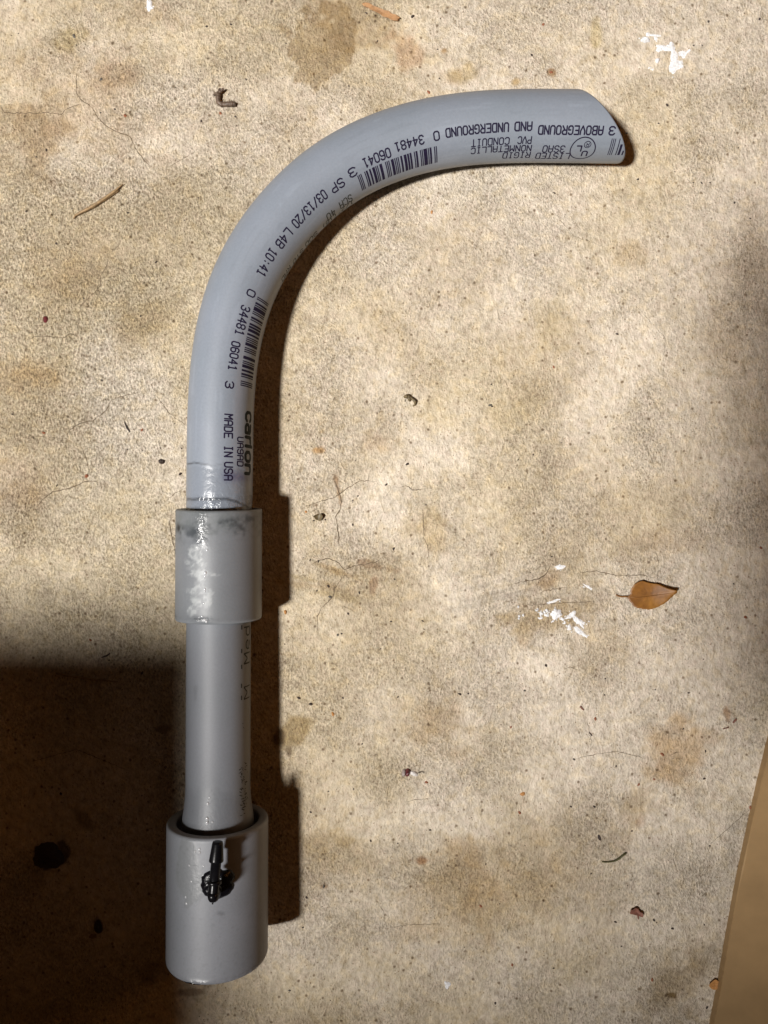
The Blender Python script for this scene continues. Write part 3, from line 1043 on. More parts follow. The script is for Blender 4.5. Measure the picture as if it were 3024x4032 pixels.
build("printed_lettering", V, st.F, M_inkf, pipe, smooth=False)['label'] = "smudged illegible print low on the straight pipe"


# large coupling
def big_fn(y, th, tint, gloss):
    R = 16.1; v = R * th; x = R * np.sin(th)
    a, b = Noise(51), Noise(52)
    f1 = a.fbm(v / 6 + 60, y / 6 + 60, 4); f2 = b.fbm(v / .9 + 60, y / .9 + 60, 4)
    tint = tint * (1 + .10 * (f1 - .5))[:, None]
    # clear glue smeared left of the barb
    q = np.sqrt(((y + 110) / 10) ** 2 + ((x + 6.5) / 5.6) ** 2) + (f1 - .5) * 1.3
    g = 1 - sstep(.7, 1.15, q)
    gloss = gloss + g * .22
    tint *= 1 - (g * .06)[:, None] * np.array([1, 1, 1.6])
    edge = np.exp(-((q - .95) / .07) ** 2) * .08
    tint *= (1 + edge)[:, None]
    q = np.sqrt(((y + 121.8) / .8) ** 2 + ((x - 4.2 - (y + 121.8) * -.8) / 1.1) ** 2) + (f2 - .5) * .9
    tint *= (1 - .33 * (1 - sstep(.4, 1.3, q)))[:, None]
    # wet bottom edge
    gloss += sstep(-141.0, -142.6, y) * .8
    # scuffs
    tint *= (1 - .10 * sstep(.66, .75, f2))[:, None]
    return tint, gloss


prof = [(-143.3, 11.0), (-143.45, 13.0), (-143.3, 15.2), (-142.9, 15.8), (-142.3, 16.05)] + dense(-141.8, -100.2, .5, 16.1)
prof += [(-99.75, 16.0), (-99.4, 15.72), (-99.3, 15.3), (-99.35, 13.5), (-99.6, 13.1), (-100.2, 12.95), (-104.5, 12.8), (-104.8, 11.2)]
bigc, bV, bF = lathe("large_coupling", prof, M_big, asm, 220, big_fn)
bigc['label'] = "wide pale grey coupling carrying the black barb"


def surf_blob(name, parent, mat, cy, cx, rx, ry, h, seed, tree, rings=10, seg=40, lump=.35, lab=None):
    """irregular glob sitting on a surface found below it"""
    n = Noise(seed, 64); V = []; F = []
    ps = [(cx, cy, 1.0)]
    for i in range(1, rings + 1):
        t = i / rings
        for k in range(seg):
            a = 2 * math.pi * k / seg
            q = 1 + lump * (n.fbm(np.array(math.cos(a) * 1.7 + 9), np.array(math.sin(a) * 1.7 + 9), 3) - .5) * 2
            ps.append((cx + rx * q * t * math.cos(a), cy + ry * q * t * math.sin(a), math.sqrt(max(0, 1 - t * t))))
    for (x, y, hh) in ps:
        hit = tree.ray_cast(Vector((x, y, 200)), Vector((0, 0, -1)))[0]
        z = hit.z if hit else 0
        bumpy = .65 + .7 * float(n.fbm(np.array(x * .9 + 70), np.array(y * .9 + 170), 3))
        V.append((x, y, z - .08 + h * hh * bumpy))
    for k in range(seg): F.append((0, 1 + k, 1 + (k + 1) % seg))
    for i in range(rings - 1):
        for k in range(seg):
            a = 1 + i * seg + k; b = 1 + i * seg + (k + 1) % seg
            F.append((a, a + seg, b + seg, b))
    o = build(name, V, F, mat, parent)
    if parent is asm: child(o, asm)
    if lab: o['label'] = lab
    return o


BT = BVHTree.FromPolygons([Vector(v) for v in bV], bF)


def tube(pts, radii, seg=24, cap=True, up=(0, 0, 1)):
    P = [np.array(p, float) for p in pts]; V = []; F = []; n = len(P)
    ref = np.array(up, float)
    for i in range(n):
        t = P[min(n - 1, i + 1)] - P[max(0, i - 1)]
        if np.linalg.norm(t) < 1e-9: t = P[min(n - 1, i + 2)] - P[max(0, i - 2)]
        t /= np.linalg.norm(t)
        s = np.cross(ref, t)
        if np.linalg.norm(s) < .2: s = np.cross([1., 0, 0], t)
        s /= np.linalg.norm(s); u = np.cross(t, s)
        for k in range(seg):
            a = 2 * math.pi * k / seg
            V.append(P[i] + radii[i] * (math.cos(a) * s + math.sin(a) * u))
    for i in range(n - 1):
        for k in range(seg):
            a = i * seg + k; b = i * seg + (k + 1) % seg
            F.append((a, b, b + seg, a + seg))
    if cap:
        F.append(tuple(range(seg - 1, -1, -1))); F.append(tuple(range((n - 1) * seg, n * seg)))
    return V, F


def mesh_join(parts):
    V = []; F = []
    for v, f in parts:
        o = len(V); V += [tuple(p) for p in v]; F += [tuple(i + o for i in q) for q in f]
    return V, F


# barbed elbow fitting: stem rises from the coupling, arm points along the pipe
AZ = 38.3
stem = tube([(-50.9, -113.0, 29.5), (-50.5, -113.0, 33.0), (-50.2, -113.0, 35.6)], [2.0, 1.75, 1.7])
ball = []
c0 = np.array((-49.75, -112.0, AZ - .5))
pts = [c0 + np.array((-.02 * k, 0, -2.6)) * 0 for k in range(2)]
knee = tube([(-50.2, -113.05, 34.6), (-50.15, -113.0, 36.2), (-50.1, -112.9, 37.6), (-50.05, -112.4, AZ + .15), (-49.95, -111.4, AZ + .05)], [1.75, 1.8, 1.75, 1.6, 1.6], up=(1, 0, 0))
arm_dir = np.array((1.0, 16.4, -2.0)); arm_dir /= np.linalg.norm(arm_dir)
A0 = np.array((-50.05, -112.7, AZ))
def arm(s): return tuple(A0 + arm_dir * s)
armp = tube([arm(-1.35), arm(-1.25), arm(-.6), arm(0), arm(2.6), arm(3.0), arm(9.6), arm(9.7), arm(9.9), arm(10.4), arm(14.8), arm(15.4), arm(15.5), arm(15.5)],
            [.5, 1.1, 1.5, 1.55, 1.55, 1.55, 1.5, 1.9, 2.12, 2.1, 1.62, 1.45, 1.2, .75], cap=True)
nub = tube([arm(-2.1), arm(-1.2)], [.22, .3], seg=10)
V, F = mesh_join([stem, knee, armp, nub])
barb = build("hose_barb", V, F, M_barb, asm); child(barb, asm)
barb['label'] = "small black barbed elbow fitting glued into the large coupling"
V, F = tube([arm(3.5), arm(3.6), arm(3.75), arm(4.35), arm(4.5), arm(4.55)], [1.5, 1.95, 2.1, 2.1, 1.95, 1.5])
build("collar", V, F, M_barb, barb)
surf_blob("sealant", asm, M_seal, -112.6, -50.5, 5.0, 4.6, 1.8, 71, BT, lump=.28, lab="black glossy sealant round the foot of the barb")
surf_blob("glue_drip", asm, pvc_material("clear glue", (.42, .40, .42), .12), -143.0, -58.6, 2.6, .55, .5, 77, BT, lump=.4)


M_bead = plain("clear glue bead", (.42, .43, .45), .14, .1, 900, 0, .8)
PT = BVHTree.FromPolygons([Vector(v) for v in pV], pF)
CT = BVHTree.FromPolygons([Vector(v) for v in cV], cF)


def bead(px, py, r, tree, owner):
    r *= 1.3
    h = ray(px, py, tree)
    if h is None: return
    nrm = Vector((h.x - AX, 0, h.z - axis_z(h.y))).normalized()
    t1 = Vector((0, 1, 0)); t2 = nrm.cross(t1)
    V = [tuple(h + nrm * r * .55)]; F = []
    seg = 12
    for i in (1, 2, 3, 4):
        a = i / 4
        for k in range(seg):
            b = 6.28318 * k / seg
            V.append(tuple(h + (t1 * math.cos(b) * 1.25 + t2 * math.sin(b)) * r * math.sin(a * 1.57) + nrm * (r * .55 * math.cos(a * 1.57) - .01)))
    for k in range(seg): F.append((0, 1 + k, 1 + (k + 1) % seg))
    for i in range(3):
        for k in range(seg):
            a = 1 + i * seg + k; b = 1 + i * seg + (k + 1) % seg
            F.append((a, a + seg, b + seg, b))
    build("glue_bead", V, F, M_bead, owner)


for (px, py, r) in [(785, 3344, .32), (785, 3357, .34), (767, 3354, .24), (745, 3408, .22), (800, 3410, .2), (801, 3446, .24), (753, 3471, .22), (777, 3501, .18), (731, 3533, .24), (734, 3558, .28), (812, 3496, .2)]:
    bead(px, py, r, BT, bigc)
for (px, py, r) in [(824, 3141, .24), (820, 3150, .18), (818, 3166, .36), (815, 3225, .42), (815, 3240, .46), (836, 3237, .22)]:
    bead(px, py, r, PT, pipe)
for (px, py, r) in [(808, 2140, .2), (805, 2158, .22), (815, 2166, .3), (808, 2256, .42), (807, 2267, .26), (804, 2276, .22), (806, 2320, .32), (806, 2329, .26), (802, 2375, .2), (796, 2427, .22), (806, 2441, .3), (812, 2448, .28)]:
    bead(px, py, r, CT, coupling)


# ------------------------------------------------------------------ loose bits on the floor
def low_blob(cx, cy, rx, ry, rot, h, seed, lump=.3, rings=3, seg=14, z0=.02):
    r = random.Random(seed); ph = [r.random() * 6.28 for _ in range(4)]; am = [r.uniform(.3, 1) for _ in range(4)]
    V = [(0, 0, h)]; F = []
    for i in range(1, rings + 1):
        t = i / rings
        for k in range(seg):
            a = 2 * math.pi * k / seg
            q = 1 + lump * (am[0] * math.sin(2 * a + ph[0]) + am[1] * math.sin(3 * a + ph[1]) * .7 + am[2] * math.sin(5 * a + ph[2]) * .5) * .6 + r.gauss(0, lump * .12)
            V.append((rx * q * t * math.cos(a), ry * q * t * math.sin(a), h * (1 - t ** 2.4) * (1 + r.gauss(0, .1)) + (z0 if t == 1 else 0)))
    for k in range(seg): F.append((0, 1 + k, 1 + (k + 1) % seg))
    for i in range(rings - 1):
        for k in range(seg):
            a = 1 + i * seg + k; b = 1 + i * seg + (k + 1) % seg
            F.append((a, a + seg, b + seg, b))
    c, s = math.cos(rot), math.sin(rot)
    return [(x * c - y * s + cx, x * s + y * c + cy, z) for x, y, z in V], F


def place(name, V, F, mat, cx, cy, label, cat, group=None, smooth=True):
    o = build(name, [(x - cx, y - cy, z) for x, y, z in V], F, mat, None, smooth)
    o.location = (cx * MM, cy * MM, 0.0)
    tag(o, label, cat, group)
    return o


S = CAM_H / FPX      # mm per photograph pixel on the floor
# dark specks: px, py, diameter px
DARK = [(144, 618, 8), (104, 832, 10), (98, 904, 7), (222, 959, 10), (452, 430, 9), (396, 444, 7), (503, 838, 10), (541, 717, 6), (543, 761, 6),
        (781, 779, 6), (726, 868, 6), (793, 477, 9), (927, 459, 9), (969, 313, 9), (691, 344, 6), (704, 291, 6), (789, 281, 6), (814, 104, 11),
        (909, 96, 10), (301, 178, 7), (183, 591, 11), (1625, 65, 14), (1734, 73, 7), (1486, 162, 7), (1442, 51, 9), (1730, 309, 7), (1374, 339, 8),
        (1442, 329, 6), (1126, 171, 6), (1146, 467, 5), (1723, 194, 7), (1477, 60, 6), (2627, 414, 12), (2593, 486, 8), (2790, 85, 10), (2991, 75, 11),
        (2731, 179, 8), (2765, 179, 7), (2094, 217, 11), (2907, 582, 7), (2763, 721, 9), (2892, 798, 9), (2512, 706, 9), (2183, 760, 9), (2468, 525, 7),
        (2796, 719, 7), (2730, 719, 7), (2954, 860, 8), (615, 1032, 11), (553, 1245, 8), (330, 1175, 7), (710, 1866, 13), (224, 1912, 9),
        (715, 1766, 7), (631, 1764, 7), (502, 1770, 7), (49, 1631, 10), (401, 1498, 9), (1604, 1827, 13), (1521, 1908, 11), (1409, 1953, 8),
        (1389, 1971, 7), (1389, 2066, 10), (1236, 2050, 8), (1281, 2046, 8), (1254, 2210, 10), (1221, 2205, 10), (1550, 2161, 12), (1415, 2334, 10),
        (1371, 2416, 9), (1345, 2495, 8), (1664, 2445, 9), (1554, 2281, 7), (1540, 2447, 8), (1677, 1987, 8), (1248, 2326, 8), (1293, 2308, 12),
        (1224, 2772, 13), (1177, 2748, 13), (1350, 2748, 9), (1567, 2744, 9), (1811, 2733, 13), (1844, 2731, 8), (2066, 2719, 9), (1426, 2929, 7),
        (1392, 3107, 7), (1460, 3311, 10), (1566, 3321, 6), (1694, 3268, 9), (1293, 3116, 7), (1223, 3198, 8), (1913, 3403, 7), (1207, 3534, 10),
        (1193, 3652, 9), (2173, 2191, 8), (2150, 2620, 12), (2712, 2728, 9), (2580, 2715, 7), (2690, 2870, 8), (2889, 2299, 8), (2773, 3066, 12),
        (2384, 2672, 7), (2380, 2736, 7), (2778, 2958, 10), (2426, 3017, 8), (2340, 3176, 12), (2795, 3331, 8), (2488, 3272, 8), (2423, 3630, 12),
        (2575, 3623, 11), (2648, 3656, 11), (2773, 3641, 7), (2180, 3812, 9), (2327, 3440, 7), (2447, 3726, 7), (2248, 3176, 9), (2784, 3967, 11),
        (2430, 1315, 12), (1938, 1600, 9), (1935, 1513, 8), (2040, 1810, 8), (2100, 1790, 8), (560, 2650, 12), (430, 2600, 8), (240, 3125, 12), (1950, 3950, 10)]
GREY = [(292, 142, 16), (398, 312, 12), (1275, 3490, 14), (1300, 2350, 14), (2066, 2719, 8), (1930, 1595, 14), (1330, 2500, 10), (2260, 2990, 10), (1140, 3900, 10)]
RUST = [(868, 446, 12), (493, 455, 13), (1688, 363, 15), (2139, 96, 12), (2170, 284, 14), (341, 1874, 16), (172, 1704, 14), (2012, 2863, 9), (1893, 3568, 11),
        (2344, 2830, 13), (2996, 2157, 11), (2608, 2970, 16), (2935, 2430, 12), (2515, 3089, 11), (2017, 3799, 11), (2568, 3858, 13), (2046, 3200, 14),
        (356, 2520, 12), (2180, 1445, 11), (1679, 3080, 13), (559, 1693, 12), (2954, 3179, 14), (2576, 3068, 10)]
ORNG = [(1124, 2410, 17), (1311, 2811, 15), (2058, 3126, 18), (1700, 835, 13), (1205, 2015, 10)]
LAND = [((2540, 2350), "the dry oval leaf"), ((880, 390), "the hook-shaped leaf scrap"), ((1620, 1570), "the two-piece curled scrap"), ((1254, 2036), "the heart-shaped scrap"),
        ((1620, 3050), "the maroon winged seed"), ((2505, 3585), "the mushroom-shaped flake"), ((2415, 3378), "the thin green stalk"), ((390, 795), "the dry straw"),
        ((1490, 50), "the tan bark strip"), ((2640, 210), "the thick plaster smear"), ((2190, 2430), "the broken plaster patch"), ((180, 1257), "the maroon pebble"),
        ((637, 1817), "the black square pebble"), ((860, 2230), "the small coupling"), ((850, 3600), "the large coupling"), ((860, 2850), "the straight pipe"),
        ((2470, 600), "the cut pipe end"), ((1763, 3879), "the bottom plaster spot"), ((2812, 3870), "the ochre flake"), ((345, 2667), "the brown needle"),
        ((588, 25), "the top plaster spot"), ((2870, 2855), "the two brown slivers"), ((190, 3370), "the dark clump"), ((500, 1685), "the black splinter"), ((1150, 300), "the round brown stain")]
DIRS = ["right", "above right", "above", "above left", "left", "below left", "below", "below right"]
RANK = ["closest", "second", "third", "fourth", "fifth", "sixth", "seventh", "eighth", "ninth", "tenth", "eleventh", "twelfth"]


def say(lst, what):
    """one phrase per crumb: where it lies from the nearest landmark"""
    info = []
    for (px, py, d) in lst:
        k = min(range(len(LAND)), key=lambda q: math.hypot(LAND[q][0][0] - px, LAND[q][0][1] - py))
        (lx, ly), nm = LAND[k]
        a = math.degrees(math.atan2(-(py - ly), px - lx)) % 360
        info.append((nm, DIRS[int((a + 22.5) // 45) % 8], math.hypot(px - lx, py - ly)))
    out = []
    for nm, dr, ds in info:
        rk = sum(1 for q in info if q[0] == nm and q[1] == dr and q[2] < ds)
        link = " of " if dr in ("left", "right") else " "
        n = sum(1 for q in info if q[0] == nm and q[1] == dr)
        out.append("%s %s%s%s" % (what, dr, link, nm) if n == 1 else "%s, %s one %s%s%s" % (what, RANK[rk], dr, link, nm))
    return out


sid = 100
for lst, mat, name, lab, cat, grp in (
        (DARK, M_dark, "grit_speck", "tiny dark grit speck", "grit", "dark grit specks scattered on the concrete"),
        (GREY, M_grey, "grey_crumb", "small grey crumb", "crumb", "grey crumbs on the concrete"),
        (RUST, M_rust, "rust_crumb", "small rust brown crumb", "crumb", "rust brown crumbs on the concrete"),
        (ORNG, M_orng, "orange_crumb", "small orange crumb", "crumb", "orange crumbs on the concrete")):
    labs = say(lst, lab)
    for (px, py, d), lb in zip(lst, labs):
        sid += 1
        rr = random.Random(sid)
        cx, cy = fpt(px, py); R = d * S / 2
        V, F = low_blob(cx, cy, R * rr.uniform(1, 1.25), R * rr.uniform(.62, .9), rr.random() * 3.1, R * rr.uniform(.6, 1.0), sid, .3, 3, 10)
        place(name, V, F, mat, cx, cy, lb, cat, grp)

# fine grit: nobody could count it
parts = []
for i in range(2300):
    x = random.uniform(-135, 135); y = random.uniform(-178, 178)
    R = random.choice((.08, .10, .12, .14, .2)) * random.uniform(.7, 1.3)
    n = 5; a0 = random.random() * 6
    e = random.uniform(.5, 1)
    V = [(x + R * math.cos(a0 + 6.2832 * k / n), y + R * e * math.sin(a0 + 6.2832 * k / n), .01) for k in range(n)] + [(x, y, R * .8)]
    parts.append((V, [(k, (k + 1) % n, n) for k in range(n)]))
V, F = mesh_join(parts)
tag(build("fine_grit", V, F, M_dark, None, False), "fine dark dust grains scattered all over the concrete", "grit", None, "stuff")


# dry leaf
def leaf(name, outline, mat, stem_pts, curl, label, cat, vein=None, h0=.5, cup=.0, stem_r=.28, stem_mat=None, rings=10):
    P = [fpt(*p) for p in outline]
    # resample smooth outline
    P = np.array(P); n = len(P)
    dens = []
    for i in range(n):
        p0, p1, p2, p3 = P[(i - 1) % n], P[i], P[(i + 1) % n], P[(i + 2) % n]
        for k in range(5):
            t = k / 5
            dens.append(.5 * (2 * p1 + (-p0 + p2) * t + (2 * p0 - 5 * p1 + 4 * p2 - p3) * t * t + (-p0 + 3 * p1 - 3 * p2 + p3) * t ** 3))
    P = np.array(dens); n = len(P); c = P.mean(0)
    V = []; F = []
    rr = random.Random(len(outline) * 7 + int(abs(c[0])))
    jit = [1 + rr.gauss(0, .012) for _ in range(n)]
    V.append((c[0], c[1], h0 + curl(c[0], c[1], 0)))
    for i in range(1, rings + 1):
        t = i / rings
        for k in range(n):
            q = c + (P[k] - c) * t * (1 + (jit[k] - 1) * t)
            V.append((q[0], q[1], max(.06, h0 + curl(q[0], q[1], t))))
    for k in range(n): F.append((0, 1 + k, 1 + (k + 1) % n))
    for i in range(rings - 1):
        for k in range(n):
            a = 1 + i * n + k; b = 1 + i * n + (k + 1) % n
            F.append((a, a + n, b + n, b))
    # thickness: add an underside
    m = len(V)
    V += [(x, y, z - .13) for x, y, z in V]
    F += [tuple(reversed([i + m for i in f])) for f in F]
    k0 = 1 + (rings - 1) * n
    for k in range(n):
        a = k0 + k; b = k0 + (k + 1) % n
        F.append((a, a + m, b + m, b))
    root = empty(name, (c[0] * MM, c[1] * MM, 0)); tag(root, label, cat)
    sh = lambda V: [(v[0] - c[0], v[1] - c[1], v[2]) for v in V]
    build("blade", sh(V), F, mat, root)
    if stem_pts:
        pts = [(*fpt(a, b), zz) for a, b, zz in stem_pts]
        N = len(pts)
        V2, F2 = tube(pts, [stem_r * (1 - .35 * i / N) for i in range(N)], 8)
        build("stem", sh(V2), F2, stem_mat or mat, root)
    if vein:
        vp = [fpt(*p) for p in vein]
        pts = [(x, y, h0 + curl(x, y, .4) + .03) for x, y in vp]
        V3, F3 = tube(pts, [.16 - .09 * i / len(pts) for i in range(len(pts))], 6)
        build("vein", sh(V3), F3, stem_mat or mat, root)
    return root


def leaf_material(name, c0, c1, c2):
    m, nt, b = mat_new(name)
    co = nd(nt, 'ShaderNodeTexCoord').outputs['Object']
    n1 = noise_node(nt, 130, 4, .6, co); n2 = noise_node(nt, 900, 3, .6, co)
    col = ramp(nt, n1.outputs[0], [(.3, c0), (.5, c1), (.72, c2)])
    col = mixc(nt, 'MULTIPLY', .7, col, ramp(nt, n2.outputs[0], [(.3, (.72, .7, .66)), (.7, (1.15, 1.15, 1.1))]))
    nt.links.new(col, b.inputs['Base Color'])
    b.inputs['Roughness'].default_value = .5
    bump(nt, b, n2.outputs[0], .35, .0002)
    return m


M_leaf = leaf_material("orange brown leaf", (.14, .056, .011), (.21, .086, .014), (.30, .14, .026))
lx0, ly0 = fpt(2400, 2240)
def Lp(L): return [(2400 + x / 5.53, 2240 + y / 5.53) for x, y in L]
tipx, tipy = fpt(2651, 2324)
def curl_leaf(x, y, t):
    # crease along the middle, right tip curls up
    ax = (x - fpt(2465, 2350)[0]) / 16.0
    d = math.hypot(x - tipx, y - tipy)
    up = max(0, 1 - d / 8.5) ** 1.5 * 2.4
    cy = fpt(2540, 2352)[1]
    return .25 + .6 * abs(y - cy + ax * .6) / 4 * t + up
leaf("fallen_leaf", Lp([(370, 600), (425, 560), (440, 470), (500, 345), (640, 258), (720, 262), (860, 305), (1010, 318), (1120, 365), (1260, 425), (1395, 458), (1350, 530), (1290, 620), (1200, 715), (1060, 800), (930, 860), (780, 872), (640, 852), (540, 820), (450, 740), (400, 665)]),
     M_leaf, [(2470, 2349, .7), (2460, 2348, .6), (2445, 2349, .55), (2432, 2346, .5), (2424, 2341, .5)], curl_leaf,
     "orange brown dry oval leaf with a curled tip and thin stalk", "leaf", vein=Lp([(370, 600), (600, 620), (850, 590), (1100, 545), (1340, 500)]))


def L4(L, s, ox, oy): return [(ox + x / s, oy + y / s) for x, y in L]


# heart-shaped scrap
hx, hy = fpt(1254, 2036)
leaf("leaf_scrap", L4([(760, 680), (800, 615), (880, 595), (960, 650), (1005, 760), (940, 890), (860, 995), (770, 985), (690, 930), (610, 905), (540, 800), (488, 725), (600, 645), (690, 640)], 13.82, 1200, 1980),
     M_olive, [(1256, 2028, .5), (1253, 2016, .6), (1249, 2008, .5)],
     lambda x, y, t: .35 + .9 * t * abs(x - hx) / 1.6, "small dark heart-shaped leaf scrap with a short stalk, right of the grey coupling", "leaf scrap", stem_r=.1)
# red brown flake
leaf("bark_flake", L4([(630, 745), (640, 690), (655, 640), (740, 620), (790, 580), (850, 575), (905, 615), (960, 690), (1040, 725), (1070, 790), (1040, 860), (960, 840), (860, 810), (760, 780)], 8.295, 2400, 3500),
     M_redb, [(2509, 3600, .3), (2511, 3608, .3), (2514, 3618, .2)], lambda x, y, t: .35 + .45 * t, "red brown mushroom-shaped bark flake at the lower right", "flake", stem_r=.24)
# tan flake by the board and bark at the top edge
leaf("bark_strip", L4([(215, 175), (300, 140), (430, 150), (560, 230), (760, 310), (960, 390), (1090, 420), (1200, 510), (1330, 540), (1410, 600), (1450, 640), (1400, 670), (1370, 735), (1180, 705), (1040, 630), (900, 590), (760, 490), (600, 410), (480, 360), (400, 290), (290, 265)], 8.295, 1400, 0),
     M_bark, None, lambda x, y, t: .25 + .2 * t, "flat tan bark strip with a black tip at the top edge", "bark")
leaf("tan_flake", [(2788, 3873), (2798, 3860), (2812, 3850), (2826, 3858), (2834, 3866), (2828, 3882), (2812, 3890), (2796, 3886)],
     M_orng, None, lambda x, y, t: .2 + .3 * t, "ochre flake touching the edge of the tan board", "flake")
# curled scrap at upper left (two arms and little legs)
def scrap(name, paths, mat, label, cat):
    parts = []
    allp = [fpt(a, b) for pts, rs in paths for a, b, c in pts]
    cx = sum(p[0] for p in allp) / len(allp); cy = sum(p[1] for p in allp) / len(allp)
    for pts, rs in paths:
        P = [(fpt(a, b)[0] - cx, fpt(a, b)[1] - cy, z) for a, b, z in pts]
        # densify with jitter
        Q = []; R = []
        rr = random.Random(int(abs(pts[0][0])))
        for i in range(len(P) - 1):
            for k in range(5):
                t = k / 5
                Q.append(tuple(P[i][m] + (P[i + 1][m] - P[i][m]) * t + rr.gauss(0, .03) for m in range(3)))
                R.append((rs[i] + (rs[i + 1] - rs[i]) * t) * rr.uniform(.88, 1.12))
        Q.append(P[-1]); R.append(rs[-1])
        parts.append(tube(Q, R, 10))
    V, F = mesh_join(parts)
    V = [(x, y, max(.03, z)) for x, y, z in V]
    o = build(name, V, F, mat, None); o.location = (cx * MM, cy * MM, 0)
    tag(o, label, cat)
    return o


def Z4(L, s, ox, oy): return [(ox + x / s, oy + y / s, z) for x, y, z in L]


scrap("curled_leaf_scrap", [
    (Z4([(520, 480, 1.0), (500, 640, 1.1), (480, 800, 1.0), (510, 930, .9), (620, 1020, .8), (800, 1020, .8), (1000, 1010, .8), (1180, 1010, .9), (1300, 1020, .8)], 11.85, 820, 330), [.75, .85, .85, .8, .8, .8, .85, .85, .7]),
    (Z4([(540, 500, 1.2), (560, 400, 1.3), (590, 300, 1.2)], 11.85, 820, 330), [.6, .5, .25]), (Z4([(560, 500, 1.3), (680, 400, 1.6), (770, 350, 1.6)], 11.85, 820, 330), [.6, .45, .3]),
    (Z4([(480, 550, .9), (360, 520, .9), (250, 580, .5)], 11.85, 820, 330), [.4, .35, .15]), (Z4([(1030, 950, .9), (1030, 780, .9)], 11.85, 820, 330), [.25, .12]),
    (Z4([(1180, 950, .9), (1190, 820, .9)], 11.85, 820, 330), [.25, .12]), (Z4([(700, 950, .8), (730, 780, .9)], 11.85, 820, 330), [.25, .12])],
    M_scrap, "dark dry leaf scrap curled like a hook, upper left of the bent pipe", "leaf scrap")
scrap("curled_leaf_scrap", [
    (Z4([(510, 470, .5), (620, 440, .9), (700, 430, .9), (740, 540, .8), (760, 640, .4)], 10.37, 1540, 1520), [.35, .75, .7, .6, .25]),
    (Z4([(790, 470, .8), (880, 560, 1.0), (970, 640, 1.0), (970, 760, .6), (880, 830, .3)], 10.37, 1540, 1520), [.35, .5, .5, .35, .2]),
    (Z4([(570, 560, .5), (560, 650, .2)], 10.37, 1540, 1520), [.2, .1])],
    M_olive, "broken dark leaf scrap curled in two pieces, inside the curve of the pipe", "leaf scrap")
# straw twig on the left with its split end
scrap("straw", [(L_ := [(292, 862, .5), (300, 850, .5), (340, 832, .9), (400, 797, 1.0), (450, 762, 1.0), (487, 728, .7)], [.28, .42, .5, .52, .45, .16]),
                ([(330, 838, .4), (370, 818, .5), (420, 786, .6), (470, 752, .5)], [.3, .35, .35, .25])],
      M_twig, "tan dry straw lying left of the bent pipe", "straw")
scrap("thin_stalk", [([(2370, 3392, .3), (2392, 3393, .3), (2416, 3389, .4), (2434, 3380, .5), (2452, 3365, .5), (2464, 3357, .4)], [.22, .2, .26, .32, .3, .34])],
      M_green, "thin dark green curved stalk at the lower right", "stalk")
scrap("pine_needle", [([(225, 2650, .4), (300, 2664, .5), (380, 2674, .5), (466, 2684, .3)], [.35, .4, .35, .12])],
      M_twig, "brown needle lying in the dark shade at the left", "needle")
scrap("splinter", [([(490, 1660, .2), (500, 1685, .3), (512, 1702, .2)], [.12, .28, .14])], M_dark, "thin black splinter left of the pipe, above two small pebbles", "splinter")
scrap("splinter", [([(400, 2588, .2), (420, 2582, .3), (434, 2572, .2)], [.15, .3, .18])], M_dark, "black splinter at the edge of the dark shade", "splinter")
scrap("wood_sliver", [([(2846, 2870, .2), (2868, 2863, .2)], [.15, .2])], M_redb, "short brown sliver lying flat near the right edge", "splinter")
scrap("wood_sliver", [([(2885, 2846, .3), (2898, 2830, .3)], [.3, .36])], M_redb, "stubby brown sliver upright near the right edge", "splinter")
scrap("wood_sliver", [([(2284, 2782, .3), (2298, 2795, .3)], [.35, .2])], M_redb, "slanting brown sliver below the dry oval leaf", "splinter")
scrap("wood_sliver", [([(2318, 2882, .2), (2330, 2896, .2)], [.12, .22])], M_dark, "thin dark sliver low in the middle right", "splinter")
scrap("hair_fibre", [([(1610, 620 + 1300, .1), (1625, 1932, .2), (1650, 1926, .1)], [.05, .06, .04])], M_dark, "fine dark fibre on the bare concrete", "fibre")
# pebbles with clear positions of their own
for px, py, rx, ry, mat, lab in ((179, 1257, 12, 13, M_seed, "dark maroon pebble on the concrete left of the pipe"),
                                 (637, 1817, 13, 11, M_dark, "black square pebble just left of the pipe above the grey coupling"),
                                 (2360, 3298, 6, 13, M_dark, "black oval seed above the thin green stalk")):
    cx, cy = fpt(px, py)
    V, F = low_blob(cx, cy, rx * S, ry * S, .3, rx * S * .8, px, .25, 4, 12)
    place("pebble", V, F, mat, cx, cy, lab, "pebble", smooth=False)


# seed husk: round maroon head, grey end, pale wing
def zk(x, y): return fpt(1550 + x / 11.06, 2980 + y / 11.06)
root = empty("winged_seed", (zk(550, 690)[0] * MM, zk(550, 690)[1] * MM, 0))
tag(root, "small maroon and grey winged seed below the middle of the picture", "seed")
ox, oy = zk(550, 690)
def part(name, V, F, mat):
    return build(name, [(x - ox, y - oy, z) for x, y, z in V], F, mat, root)
V, F = low_blob(*zk(450, 690), 9 * S, 17 * S, -.15, 1.5, 3, .1, 5, 18); part("husk", V, F, M_husk)
V, F = low_blob(*zk(605, 680), 10 * S, 17.5 * S, -.15, 1.9, 4, .1, 5, 18); part("kernel", V, F, M_seed)
V, F = low_blob(*zk(880, 720), 20 * S, 9.5 * S, -.28, 1.0, 5, .12, 5, 18); part("wing", V, F, M_wing)
V, F = tube([(*zk(1060, 680), .6), (*zk(1180, 640), .6), (*zk(1290, 635), .5), (*zk(1315, 710), .2)], [.12, .1, .1, .07], 8); part("stalk", V, F, M_dark)

